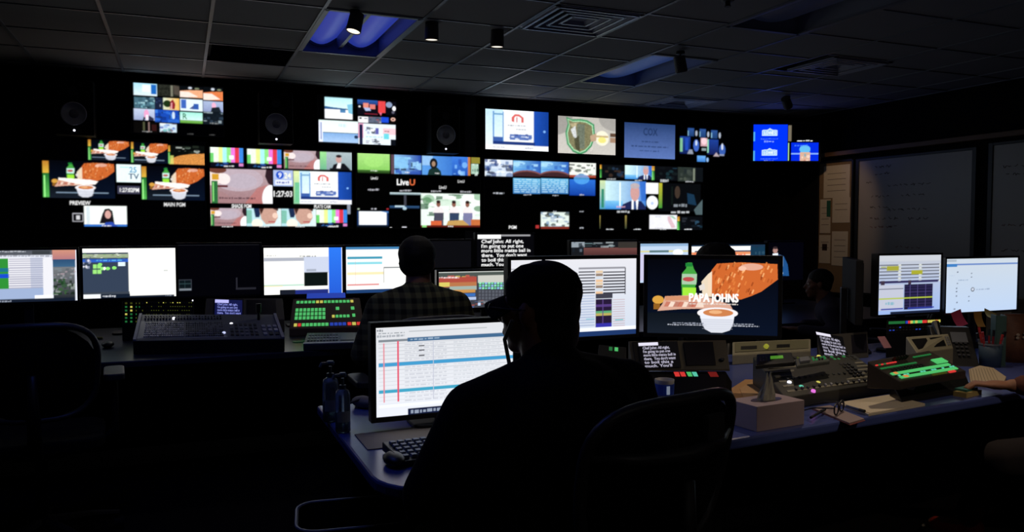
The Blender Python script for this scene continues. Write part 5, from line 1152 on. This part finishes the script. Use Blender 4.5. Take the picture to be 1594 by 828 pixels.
def postit(px, py, Y, w, h, m, label, tilt=.25, rx=.2):
    c = on_y(px, py, Y); mb = MB(); n = 6; vs = []
    for k in range(n + 1):
        z = -h * k / n; y = -.03 * (k / n) ** 2
        vs += [(-w / 2, y, z), (w / 2, y, z)]
    vs += [(x, y + .0012, z) for x, y, z in vs]; o_ = 2 * (n + 1)
    fs = [(2 * k, 2 * k + 1, 2 * k + 3, 2 * k + 2) for k in range(n)]; fs += [tuple(o_ + a for a in f[::-1]) for f in fs]
    o = mb.add(vs, fs).build('sticky_note', m, loc=c, rot=(0, tilt, 0)); tag(o, label, 'sticky note', 'sticky notes under the right-hand monitors')
YM = 3.02
postit(1488, 484, YM, .075, .08, mat('pink_note', '#d8486c', .8), 'bright pink sticky note hanging under the right-hand pair of monitors', -.25)
postit(1522, 485, YM, .06, .08, mat('orange_note', '#c8903c', .8), 'orange sticky note hanging between the pink and the yellow ones', .05)
postit(1542, 484, YM, .10, .045, mat('yellow_note', '#d8c47c', .8), 'yellow sticky note, rightmost of those under the monitors', .35)
c = on_z(1374, 545, .86)
o = MB().prism([(-.035, -.03), (.035, -.035), (.04, .03), (-.03, .035)], 0, .003).build('sticky_note', mat('dusty_pink_note', '#b07880', .8), loc=on_y(1376, 533, 2.95), rot=(R(55), 0, .3)); tag(o, 'dusty pink sticky note standing above the tilted green panel', 'sticky note', 'sticky notes under the right-hand monitors')
# desk phone
c = on_z(1516, 572, DZ)
t = thing('desk_telephone', 'black desk telephone tilted up beside the pen cup', 'telephone', (c.x + .02, c.y + .13, DZ), R(-35))
MB().prism([(-.10, 0), (.10, 0), (.10, .17), (.06, .17)], -.09, .09, ax='x').build('phone_base', BLACK, t, bevel=.004)
MB().tube([(-.06, -.09, .075), (-.06, 0, .13), (-.06, .07, .185)], [.02, .012, .02]).build('handset', BLACK, t)
MB().box((.03, .01, .125), (.07, .06, .004), rot=rot_x(R(47))).build('phone_display', mat('grey_lcd', '#60646c', .3), t)
k = MB()
for i in range(3):
    for j in range(4): k.box((.01 + i * .02, -.065 + j * .016, .05 + j * .017), (.012, .010, .006), rot=rot_x(R(47)))
k.build('dial_keys', KEYD, t)
# pen cup with pens
c = on_z(1541, 570, DZ)
t = thing('pen_cup', 'blue-grey mesh pen cup full of red pens', 'pen cup', (c.x, c.y, DZ))
MB().lathe([(.045, 0), (.05, .11), (.047, .11), (.042, .006)], n=22).build('cup_wall', mat('blue_grey_mesh', '#34485c', .6), t, smooth=True)
MB().lathe([(.052, .104), (.052, .112), (.048, .112), (.048, .104)], n=22).build('rim', KEY, t)
for i in range(8):
    a = i * .8; rr_ = .025
    o = thing('pen', ['red pen leaning left in the pen cup', 'dark red pen at the back of the pen cup', 'red pen upright in the pen cup', 'grey pen at the right of the pen cup', 'red pen leaning right in the pen cup', 'dark pen low in the pen cup', 'red pen at the front of the pen cup', 'pale pen in the pen cup'][i], 'pen', (c.x + rr_ * math.cos(a), c.y + rr_ * math.sin(a), DZ + .02), 0, 'pens in the mesh cup', rot=(.22 * math.sin(a) * -1, .25 * math.cos(a), 0))
    MB().tube([(0, 0, -.005), (0, 0, .11 + .012 * (i % 3))], .005).build('barrel', [mat('red_pen', '#b03030', .4), mat('dark_red_pen', '#7c1c20', .4), mat('red_pen', '#b03030', .4), KEY][i % 4], o)
    MB().tube([(0, 0, .112 + .012 * (i % 3)), (0, 0, .14 + .012 * (i % 3))], .006).build('cap', [mat('red_pen', '#b03030', .4), BLACK][i % 2], o)
c = on_z(1563, 572, DZ)
t = thing('ring_binder', 'teal binder standing between the pen cup and the brown bag', 'binder', (c.x + .05, c.y + .07, DZ), R(-40))
MB().box((-.02, 0, .12), (.005, .09, .24)).build('cover', mat('teal_cover', '#345450', .6), t); MB().box((.02, 0, .12), (.005, .09, .24)).build('cover', mat('teal_cover', '#345450', .6), t); MB().box((0, -.046, .12), (.04, .004, .24)).build('spine', mat('teal_cover', '#345450', .6), t); MB().box((0, .002, .115), (.032, .085, .22)).build('pages', PAPER, t)
c = on_z(1592, 566, DZ)
t = thing('snack_bag', 'brown printed paper bag at the right edge of the photo', 'bag', (c.x + .04, c.y + .06, DZ), R(-20))
mb = MB(); vs = []
for k, (z, sx, sy) in enumerate([(0, 1, 1), (.09, 1.06, 1.0), (.17, .98, .7), (.22, .9, .25), (.235, .95, .12)]):
    for i in range(16):
        a = 2 * PI * i / 16; vs.append((.075 * sx * math.cos(a) * (1 + .06 * math.sin(4 * a + k)), .05 * sy * math.sin(a), z))
mb.add(vs, [(k * 16 + i, k * 16 + (i + 1) % 16, (k + 1) * 16 + (i + 1) % 16, (k + 1) * 16 + i) for k in range(4) for i in range(16)] + [tuple(range(16))[::-1], tuple(range(64, 80))]).build('bag_body', mat('brown_bag', '#5c3420', .6, noise=.5, nscale=50), t, smooth=True)
mb = MB(); rr = random.Random(5)
for i in range(9): mb.ball((rr.uniform(-.035, .035), -.052 - .002, rr.uniform(.11, .17)), (.009, .003, .007))
mb.build('pale_print', mat('pale_print', '#a89888', .7), t)
c = on_z(1566, 530, .86)
t = thing('storage_box', 'cream cardboard box under the rightmost monitor', 'box', on_y(1570, 560, 3.3).xy[:] + (DZ,), 0)
MB().box((0, 0, .11), (.20, .16, .22)).build('carton', mat('cream_carton', '#a8987c', .8), t, bevel=.002); MB().box((0, 0, .225), (.21, .17, .02)).build('lid', mat('cream_carton_lid', '#b4a488', .8), t, bevel=.002)
# papers, notes
pts = [on_z(*q, DZ) for q in ((1304, 630), (1352, 648), (1440, 632), (1382, 618))]; mid = sum(pts, Vector()) / 4
t = thing('paper_stack', 'squared stack of pale papers on the front edge of the near desk', 'papers', (mid.x, mid.y, DZ))
MB().prism([(p.x - mid.x, p.y - mid.y) for p in pts], .0005, .008).build('lower_sheets', PAPER, t); MB().prism([((p.x - mid.x) * .97 + .004, (p.y - mid.y) * .97) for p in pts], .0085, .010).build('top_sheet', mat('cream_sheet', '#dccdb0', .8), t)
pts = [on_z(*q, DZ) for q in ((1264, 637), (1322, 661), (1345, 654), (1292, 633))]; mid = sum(pts, Vector()) / 4
o = MB().prism([(p.x - mid.x, p.y - mid.y) for p in pts], .0005, .006).build('notebook', mat('pinkish_page', '#a08c88', .8), loc=(mid.x, mid.y, DZ)); tag(o, 'small notebook with a red edge under the dark eyeglasses', 'notebook')
MB().prism([((p.x - mid.x) * 1.03 - .003, (p.y - mid.y) * 1.03 - .006) for p in pts], .0002, .0015).build('red_cover', mat('red_cover', '#7c2c28', .7), o)
c = on_z(1306, 643, DZ + .008)
t = thing('eyeglasses', 'dark eyeglasses lying on the small notebook', 'eyeglasses', c, R(30))
f = MB()
for s in (-1, 1): f.tube([(s * .033 + .026 * math.cos(2 * PI * i / 16), 0, .02 + .019 * math.sin(2 * PI * i / 16)) for i in range(16)], .0028, closed=True, n=6)
f.tube([(-.008, 0, .026), (0, -.002, .03), (.008, 0, .026)], .0025); f.build('rims', BLACK, t)
for s in (-1, 1): MB().tube([(s * .06, 0, .028), (s * .062, .07, .02), (s * .058, .12, .0)], .0025).build('temple_arm', BLACK, t)
for (x, y), (x2, y2), lb, m in (((1262, 650), (1284, 637), 'black pen left of the eyeglasses on the near desk', BLACK), ((1318, 632), (1346, 640), 'blue-grey pen between the eyeglasses and the paper stack', mat('blue_pen', '#3c4c74', .4))):
    a = on_z(x, y, DZ + .014); b = on_z(x2, y2, DZ + .014)
    o = thing('pen', lb, 'pen', a, 0, 'pens lying on the near desk'); MB().tube([(0, 0, 0), (b - a) * .75], .0045).build('barrel', m, o); MB().tube([(b - a) * .72, (b - a)], .0055).build('cap', BLACK, o)
c = on_z(1506, 615, DZ)
t = thing('sticky_note_pad', 'yellow note pad with a teal top at the front edge of the near desk', 'note pad', (c.x, c.y, DZ), R(12))
MB().box((0, 0, .009), (.12, .05, .018)).build('yellow_block', mat('pale_yellow_notes', '#b8a060', .8), t); MB().box((.01, .01, .0225), (.09, .045, .008)).build('teal_block', mat('teal_notes', '#2c6c64', .7), t)
pts = [on_z(*q, DZ) for q in ((1508, 580), (1511, 601), (1560, 606), (1566, 592), (1546, 578), (1525, 574))]; mid = sum(pts, Vector()) / 6
t = thing('notebook', 'cream ruled notebook with a curved top edge behind the yellow note pad', 'notebook', (mid.x, mid.y, DZ))
MB().prism([(p.x - mid.x, p.y - mid.y) for p in pts], .001, .016).build('pages', mat('cream_pages', '#c0ac8c', .8), t)
ln_ = MB()
for k in range(9):
    u = (k + .5) / 9; a = pts[1].lerp(pts[2], u) - mid; b = pts[0].lerp(pts[4], u) - mid
    ln_.tube([(a.x, a.y, .0165), (b.x, b.y, .0165)], .0008, n=4)
ln_.build('ruled_lines', mat('ruled_line', '#7c6c58', .8), t)

# ---------------------------------------------------------------- office chairs
def office_chair(label, loc, rz, top=1.04, bot=.66, wt=.52, wb=.36, arms=True, group='mesh-back office chairs', rec=.10, band=False, az=.66):
    """faces +y; the back stands at y = -.22 and reclines"""
    t = thing('office_chair', label, 'chair', loc, rz, group)
    s = MB(); s.prism(rounded(.50, .47, .10, 6, 0, .03), .44, .50); s.build('seat', FABRIC, t, bevel=.015, smooth=False)
    yb = lambda z: -.22 - rec * (z - bot) / (top - bot)
    h = top - bot; pts = []
    for i in range(40):
        a = 2 * PI * i / 40; ca, sa = math.cos(a), math.sin(a)
        x = math.copysign(abs(ca) ** .55, ca); z = math.copysign(abs(sa) ** .62, sa)
        zz = bot + h * (z + 1) / 2; w = wb + (wt - wb) * ((z + 1) / 2) ** .6
        pts.append(Vector((x * w / 2, yb(zz) + .05 * (x * x), zz)))
    MB().tube(pts, .013, n=8, closed=True).build('back_frame', mat('graphite_frame', '#3a3a3c', .4), t, smooth=True)
    m = MB(); n = 10; vs = []
    for j in range(n + 1):
        v = j / n
        for i in range(n + 1):
            u = i / n * 2 - 1; z = v * 2 - 1
            w = wb + (wt - wb) * v ** .6
            lim = (1 - abs(z) ** (1 / .62 * 1.0 + .6)) ** .45 if abs(z) < 1 else 0.0
            x = u * w / 2 * max(lim, .35); zz = bot + h * v
            vs.append((x, yb(zz) + .05 * (2 * x / w) ** 2 - .02 * (1 - u * u) * (1 - z * z), zz))
    vs += [(x, y - .004, z) for x, y, z in vs]; o_ = (n + 1) ** 2
    fs = []
    for j in range(n):
        for i in range(n):
            a = j * (n + 1) + i; f_ = (a, a + 1, a + n + 2, a + n + 1); fs.append(f_); fs.append(tuple(o_ + q for q in f_[::-1]))
    m.add(vs, fs).build('back_mesh', FABRIC, t, smooth=True)
    if band:
        MB().tube([(-wt * .46, yb(top - .10) + .045, top - .10), (-wt * .25, yb(top - .10) - .01, top - .105), (0, yb(top - .10) - .028, top - .108), (wt * .25, yb(top - .10) - .01, top - .105), (wt * .46, yb(top - .10) + .045, top - .10)], [.010, .013, .016, .013, .010]).build('cross_band', mat('graphite_frame', '#3a3a3c', .4), t, smooth=True)
        MB().box((.06, yb(top - .07) - .03, top - .06), (.05, .012, .05)).build('tag_clip', GREYP, t)
    MB().tube([(0, -.10, .42), (0, -.25, .46), (0, -.28, bot + .02), (0, yb(bot + h * .5) - .03, bot + h * .5)], [.03, .028, .024, .016]).build('spine', BLACK, t, smooth=True)
    MB().tube([(0, 0, .10), (0, 0, .43)], [.028, .022]).build('gas_column', BLACK, t)
    MB().box((0, 0, .425), (.2, .24, .03)).build('tilt_box', BLACK, t, bevel=.004)
    for k in range(5):
        a = 2 * PI * k / 5 + .3; c, s_ = math.cos(a), math.sin(a)
        l = MB().tube([(c * .02, s_ * .02, .11), (c * .2, s_ * .2, .095), (c * .31, s_ * .31, .075)], [.026, .02, .014]).build('leg', BLACK, t)
        MB().lathe([(.012, -.022), (.027, -.02), (.027, .02), (.012, .022)], (c * .31, s_ * .31, .028), n=14, rot=rot_y(PI / 2)).build('caster', BLACKM, l)
    if arms:
        for s_ in (-1, 1):
            a = MB().tube([(s_ * .22, -.05, .44), (s_ * .29, -.06, .5), (s_ * .29, -.05, az)], [.016, .018, .016]).build('armrest', BLACK, t)
            MB().prism(rounded(.085, .26, .03, 4, s_ * .29, .02), az, az + .03).build('arm_pad', mat('dark_arm_pad', '#2c2e34', .45), a, bevel=.006)
    return t
office_chair('black mesh office chair of the man in the cap, nearest the camera', (.85, 1.58, 0), R(14), 1.045, .72, .44, .38, band=True, rec=.06, arms=False)
office_chair('empty black office chair at the left edge of the photo', (-.58, 3.93, 0), R(4), 1.0, .60, .48, .42, rec=.12, az=.72)
office_chair('black office chair under the man in plaid at the far desk', (1.05, 3.66, 0), 0, .99, .62, .50, .42, arms=True)
office_chair('black office chair of the black-haired person behind the pizza monitor', (2.66, 3.70, 0), R(-5), .95, .62)
office_chair('black office chair of the person in red shoes at the right edge', (3.62, 1.72, 0), R(20), .95, .62)
office_chair('black office chair of the stooping person in purple', (4.32, 3.88, 0), R(40), .95, .62)

# ---------------------------------------------------------------- people
SKIN = mat('skin', '#9a6a50', .6, noise=.06, nscale=30); SKIND = mat('brown_skin', '#6a4634', .6, noise=.06)
HAIR = mat('black_hair', '#0c0a0a', .7, spec=.3, bump=.6, nscale=200)
def plaid():
    m = bpy.data.materials.new('plaid_cloth'); m.use_nodes = True; nt = m.node_tree; b = nt.nodes['Principled BSDF']; b.inputs['Roughness'].default_value = .95
    tc = nt.nodes.new('ShaderNodeTexCoord')
    def wave(d, sc_, c0, c1):
        w = nt.nodes.new('ShaderNodeTexWave'); w.bands_direction = d; w.inputs['Scale'].default_value = sc_; w.inputs['Distortion'].default_value = .3
        r = nt.nodes.new('ShaderNodeValToRGB'); r.color_ramp.elements[0].position = .35; r.color_ramp.elements[1].position = .65
        r.color_ramp.elements[0].color = tuple(lin(c0)) + (1,); r.color_ramp.elements[1].color = tuple(lin(c1)) + (1,)
        nt.links.new(tc.outputs['Object'], w.inputs['Vector']); nt.links.new(w.outputs['Fac'], r.inputs[0]); return r
    a = wave('X', 6.5, '#20241c', '#6c7050'); z = wave('Z', 6.5, '#20241c', '#847c54')
    mx = nt.nodes.new('ShaderNodeMix'); mx.data_type = 'RGBA'; mx.blend_type = 'MULTIPLY'; mx.inputs[0].default_value = .75
    nt.links.new(z.outputs[0], mx.inputs[6]); nt.links.new(a.outputs[0], mx.inputs[7])
    k = nt.nodes.new('ShaderNodeMix'); k.data_type = 'RGBA'; k.blend_type = 'ADD'; k.inputs[0].default_value = .35
    nt.links.new(mx.outputs[2], k.inputs[6]); nt.links.new(a.outputs[0], k.inputs[7]); nt.links.new(k.outputs[2], b.inputs['Base Color'])
    return m
def remesh(o, vox, it=8):
    r = o.modifiers.new('join', 'REMESH'); r.mode = 'VOXEL'; r.voxel_size = vox; r.use_smooth_shade = True
    s = o.modifiers.new('soft', 'SMOOTH'); s.factor = .5; s.iterations = it
    return o
def person(label, loc, rz, head_yaw=0.0, lean=.06, elbows=None, hands=None, wide=1.0, shirt=None, trousers=None, skin=None, shoes=None, feet=None, knees=None, head=(0, 0), extra=None, sleeve='long', scale=1.0, shz=(.975, .975), belly=1.0):
    t = thing('person', label, 'person', loc, rz); t.scale = (scale,) * 3
    skin = skin or SKIN
    elbows = elbows or [(-.30 * wide, .06, .78), (.30 * wide, .06, .78)]
    hands = hands or [(-.16, .33, .76), (.16, .33, .76)]
    knees = knees or [(-.14, .45, .53), (.14, .45, .53)]
    feet = feet or [(-.15, .48, .08), (.15, .48, .08)]
    hip = Vector((0, 0, .56)); ch = Vector((0, lean * .6, .90)); nk = Vector((0, lean, 1.06)); hc = Vector((head[0], lean + .03 + head[1], 1.185))
    sh = [Vector((-.18 * wide, lean * .9, shz[0])), Vector((.18 * wide, lean * .9, shz[1]))]
    B = MB()
    B.ball(hip + Vector((0, 0, .02)), (.15 * wide, .11, .11)); B.ball(ch, (.15 * wide, .10, .18)); B.limb(hip, .12, ch, .12)
    B.limb(nk - Vector((0, 0, .06)), .066, hc - Vector((0, .02, .04)), .060)
    for k in (0, 1):
        sg = -1 if k == 0 else 1
        E, Hn = Vector(elbows[k]), Vector(hands[k])
        B.limb(nk - Vector((0, 0, .05)), .05, sh[k], .055); B.limb(sh[k], .05, E, .04); B.limb(E, .04, Hn, .026)
        B.limb(hip + Vector((sg * .09, 0, 0)), .085, knees[k], .055); B.limb(knees[k], .055, feet[k], .035); B.limb(feet[k], .035, Vector(feet[k]) + Vector((0, .14, -.045)), .03)
        # hand: palm, four fingers of unequal length, thumb
        d = (Hn - E); d.z *= .3; d.normalize(); sd = Vector((d.y, -d.x, 0)).normalized() * (1 if k == 0 else -1)
        pc = Hn + d * .05; q = Matrix((d.cross(Vector((0, 0, 1))).normalized(), d, Vector((0, 0, 1)))).transposed()
        B.ball(pc, (.042, .055, .018), rot=q)
        for f_, (off, ln) in enumerate(((-.032, .062), (-.011, .074), (.011, .080), (.032, .070))):
            a = pc + d * .04 - sd * off * 1.0; m_ = a + d * ln * .55 + Vector((0, 0, .004)); e_ = m_ + d * ln * .40 - Vector((0, 0, .020))
            B.limb(a, .0095, m_, .009, n=8); B.limb(m_, .009, e_, .0078, n=8)
        a = pc - d * .02 + sd * .03; m_ = a + d * .035 + sd * .028 - Vector((0, 0, .006)); B.limb(a, .013, m_, .010, n=8); B.limb(m_, .010, m_ + d * .028, .0085, n=8)
    Hr = rot_z(head_yaw)
    def HP(x, y, z): return hc + Hr @ Vector((x, y, z))
    B.ball(HP(0, -.012, .03), (.076, .096, .085), rot=Hr); B.ball(HP(0, .03, -.035), (.058, .062, .075), rot=Hr); B.ball(HP(0, .055, -.09), (.03, .028, .022), rot=Hr)
    B.ball(HP(0, .068, .018), (.05, .022, .012), rot=Hr); B.limb(HP(0, .082, .008), .009, HP(0, .103, -.026), .013, n=8); B.ball(HP(0, .088, -.055), (.024, .010, .006), rot=Hr); B.ball(HP(0, .086, -.066), (.021, .010, .007), rot=Hr)
    for sx in (-1, 1):
        B.ball(HP(sx * .046, .05, -.018), (.022, .028, .022), rot=Hr); B.ball(HP(sx * .077, -.005, -.005), (.010, .018, .030), rot=Hr)
    bo = remesh(B.build('body', skin, t, smooth=True), .0075, 5)
    for sx in (-1, 1): MB().ball(HP(sx * .03, .078, .0), .0115, mat('eye_white', '#c8c0b8', .3)).ball(HP(sx * .03, .086, .0), .006, BLACK).build('eye', None, t, smooth=True)
    S = MB()
    S.ball(ch + Vector((0, .0, .0)), (.19 * wide, .125 * wide, .19)); S.ball(hip + Vector((0, .03, .10)), (.175 * wide * belly, .145 * wide, .15 * belly)); S.limb(hip + Vector((0, .01, .05)), .14 * wide, ch, .13 * wide)
    S.limb(nk - Vector((0, 0, .05)), .078, nk + Vector((0, .005, .015)), .066)
    if belly > 1: S.ball((-.13, .10, .76), (.14, .11, .16)); S.ball((-.17, .05, .86), (.10, .10, .14))
    for k in (0, 1):
        E, Hn = Vector(elbows[k]), Vector(hands[k])
        S.limb(nk - Vector((0, 0, .035)), .078, sh[k], .072); S.limb(nk - Vector((0, 0, .09)), .10, sh[k].lerp(nk, .3) - Vector((0, 0, .05)), .09); S.limb(sh[k], .074, E, .058)
        S.limb(E, .058, E.lerp(Hn, .92 if sleeve == 'long' else .12), .042 if sleeve == 'long' else .056)
    remesh(S.build('shirt', shirt or FABRIC, t, smooth=True), .012, 8)
    T = MB(); T.ball(hip, (.18 * wide, .14, .12))
    for k in (0, 1):
        sg = -1 if k == 0 else 1
        T.limb(hip + Vector((sg * .09, .0, 0)), .105, knees[k], .075); T.limb(knees[k], .075, Vector(feet[k]) + Vector((0, 0, .04)), .056)
    remesh(T.build('trousers', trousers or mat('dark_trousers', '#101014', .9, spec=.2), t, smooth=True), .014, 8)
    for k in (0, 1):
        F = Vector(feet[k]); f_ = MB(); f_.ball(F + Vector((0, -.01, -.02)), (.045, .06, .05)); f_.limb(F + Vector((0, .03, -.035)), .04, F + Vector((0, .13, -.045)), .036); 
        o = remesh(f_.build('shoe', shoes or BLACK, t, smooth=True), .008, 5)
        MB().prism([(F.x + x, F.y + y) for x, y in rounded(.088, .27, .04, 5, 0, .055)], F.z - .079, F.z - .062).build('sole', mat('pale_sole', '#8c8478', .7), o)
        l = MB()
        for i in range(4): l.tube([(F.x - .02, F.y + .035 + i * .02, F.z + .012 - i * .006), (F.x, F.y + .04 + i * .02, F.z + .02 - i * .007), (F.x + .02, F.y + .03 + i * .02, F.z + .012 - i * .006)], .003, n=6)
        l.build('laces', mat('lace', '#8c8880', .8), o)
    if extra: extra(t, HP, Hr, nk)
    return t
def hair_short(t, HP, Hr, nk, k=1.0, back=.0):
    h = MB(); h.ball(HP(0, -.02, .045), (.083 * k, .098 * k, .080 * k), rot=Hr); h.ball(HP(0, -.045, .0), (.078 * k, .062, .075), rot=Hr)
    if back: h.ball(HP(0, -.05, -.06), (.09, .07, .10), rot=Hr)
    remesh(h.build('hair', HAIR, t, smooth=True), .008, 4)
def cap_extra(t, HP, Hr, nk):
    hair_short(t, HP, Hr, nk, .97)
    nh = MB(); nh.ball(HP(0, -.05, -.045), (.076, .052, .085), rot=Hr); remesh(nh.build('nape_hair', HAIR, t, smooth=True), .008, 3)
    c = MB(); prof = [(.084, -.004), (.087, .02), (.088, .045), (.076, .072), (.052, .090), (.02, .098)]
    c.lathe(prof, HP(0, -.014, .018), n=28, rot=Hr, sx=.93, sy=1.1)
    co = c.build('baseball_cap', mat('black_cap_cloth', '#08080a', .95, spec=.15), t, smooth=True)
    v = MB(); n = 12; vs = []
    for zz in (0, .006):
        for j in range(5):
            for i in range(n + 1):
                a = R(-62 + 124 * i / n); r0 = j / 4
                x = math.sin(a) * (.088 + .004 * r0); y = math.cos(a) * .098 + r0 * .058 * math.cos(a * .7)
                vs.append(HP(x, -.014 + y, .030 + zz - .022 * r0 - .030 * (x / .08) ** 2))
    o_ = 5 * (n + 1); fs = []
    for j in range(4):
        for i in range(n): a = j * (n + 1) + i; f_ = (a, a + 1, a + n + 2, a + n + 1); fs += [f_, tuple(o_ + q for q in f_[::-1])]
    v.add(vs, fs).build('visor', mat('black_cap_cloth', '#08080a', .95), co, smooth=True)
    MB().ball(HP(0, -.014, .117), .006).build('cap_button', mat('black_cap_cloth', '#08080a', .95), co)
    g = MB()
    for sx in (-1, 1):
        g.tube([HP(sx * .034 + .022 * math.cos(2 * PI * i / 14), .107, .002 + .016 * math.sin(2 * PI * i / 14)) for i in range(14)], .0022, closed=True, n=6)
        g.tube([HP(sx * .056, .105, .006), HP(sx * .076, .06, .006), HP(sx * .083, -.01, .006)], .0024, n=6)
    g.tube([HP(-.012, .108, .004), HP(.012, .108, .004)], .002, n=6); g.build('eyeglasses', mat('dark_glasses_frame', '#202228', .25), t)
    for sx in (-1, 1): MB().lathe([(.02, 0), (.02, .001)], HP(sx * .034, .107, .002), n=16, rot=Hr @ rot_x(PI / 2)).build('spectacle_lens', mat('lens_glass', '#c8d8e8', .05, alpha=.25), t)
    MB().tube([HP(-.075, .03, -.02), HP(-.06, .06, -.07), HP(-.05, .055, -.12), HP(-.06, .04, -.16)], .005, n=8).build('headset_cable', mat('grey_cable', '#6c7078', .5), t)
NAVY = mat('black_navy_cloth', '#0a0b12', .95, spec=.15, bump=.2, nscale=120)
person('man in a black cap and glasses seated at the near desk, back to the camera', (.82, 1.60, 0), R(8), R(30), .10, wide=1.20, shirt=NAVY, shz=(.97, .985), scale=1.0, belly=1.3,
       elbows=[(-.325, .10, .80), (.30, .10, .80)], hands=[(-.14, .42, .775), (.14, .38, .775)], head=(.0, .03), extra=cap_extra)
def plaid_extra(t, HP, Hr, nk):
    hair_short(t, HP, Hr, nk, 1.12)
    MB().lathe([(.066, 0), (.07, .02), (.062, .04), (.058, .038), (.062, .0)], nk - Vector((0, .0, .01)), n=22).build('collar', mat('collar_cloth', '#3c3428', .95), t, smooth=True)
person('man in a dark plaid shirt seated at the far desk, back to the camera', (1.065, 3.70, 0), R(-4), R(-16), .08, wide=1.02, shirt=plaid(), extra=plaid_extra, scale=1.025, elbows=[(-.27, .08, .76), (.27, .08, .76)], hands=[(-.18, .36, .70), (.18, .36, .70)])
def bushy(t, HP, Hr, nk):
    h = MB(); rr = random.Random(2)
    h.ball(HP(0, -.02, .03), (.115, .115, .095), rot=Hr); h.ball(HP(0, -.05, -.05), (.12, .08, .12), rot=Hr)
    for k in range(26):
        a = rr.uniform(0, 2 * PI); e = rr.uniform(-.2, 1.2); h.ball(HP(.095 * math.cos(a) * math.cos(e), -.03 + .08 * math.sin(a) * math.cos(e), .02 + .085 * math.sin(e)), .026)
    remesh(h.build('hair', HAIR, t, smooth=True), .009, 3)
p = on_y(1126, 400, 3.62)
person('person with bushy black hair seated behind the pizza monitor, only hair showing', (p.x, 3.62, 0), R(-10), 0, .08, shirt=NAVY, extra=bushy)
def dark_short(t, HP, Hr, nk): hair_short(t, HP, Hr, nk, 1.03)
person('stooping person in a dark purple top behind the script screens on the right', (4.22, 3.98, 0), R(45), R(10), .30, shirt=mat('purple_cloth', '#28243c', .95), skin=SKIND, extra=dark_short, head=(0, .04), scale=.85, hands=[(-.2, .5, .84), (.16, .5, .84)], elbows=[(-.33, .2, .82), (.32, .2, .82)], knees=[(-.14, .42, .53), (.14, .42, .53)])
hp = on_z(1576, 600, .775)
def to_local(P, loc, rz): return tuple(rot_z(-rz) @ (Vector(P) - Vector(loc)))
L5 = (3.62, 1.78, 0); r5 = R(20)
fl = on_z(1488, 806, .09); kn = on_z(1560, 715, .52)
fl = to_local(fl, L5, r5); kn = to_local((kn.x, kn.y, .52), L5, r5); hl = to_local(hp, L5, r5)
person('person in a red-brown sleeve and red shoes, mostly outside the right edge', L5, r5, R(10), .08, shirt=mat('brown_red_cloth', '#5c3024', .9, noise=.4, nscale=60), skin=SKIN, extra=dark_short,
       elbows=[(-.30, .12, .80), (.30, .08, .78)], hands=[hl, (.16, .3, .77)], trousers=mat('dark_red_plaid_trousers', '#160b0d', .9, noise=.6, nscale=25), shoes=mat('red_shoe', '#c83a28', .6),
       knees=[kn, (.16, .42, .53)], feet=[(fl[0], fl[1] - .05, .085), (.17, .46, .085)])

# wastebasket under the left corner of the near desk
c = on_z(548, 800, .40)
t = thing('wastebasket', 'open black wastebasket with a pale rim below the left corner of the near desk', 'wastebasket', (c.x - .0, c.y - .02, 0), R(-8))
mb = MB(); o1 = rounded(.26, .20, .05, 5); n = len(o1)
L = [(.0, 1.0), (.40, 1.42), (.405, 1.46), (.412, 1.46), (.412, 1.40), (.02, .96)]
vs = [(x * s, y * s, z) for z, s in L for x, y in o1]
fs = [(k * n + i, k * n + (i + 1) % n, (k + 1) * n + (i + 1) % n, (k + 1) * n + i) for k in range(len(L) - 1) for i in range(n)] + [tuple(range(n))[::-1], tuple(range((len(L) - 1) * n, len(L) * n))]
mb.add(vs, fs).build('bin_body', BLACK, t)
MB().tube([(x * 1.45, y * 1.45, .412) for x, y in o1], .005, n=6, closed=True).build('rim', mat('pale_rim', '#8c8c90', .35), t)
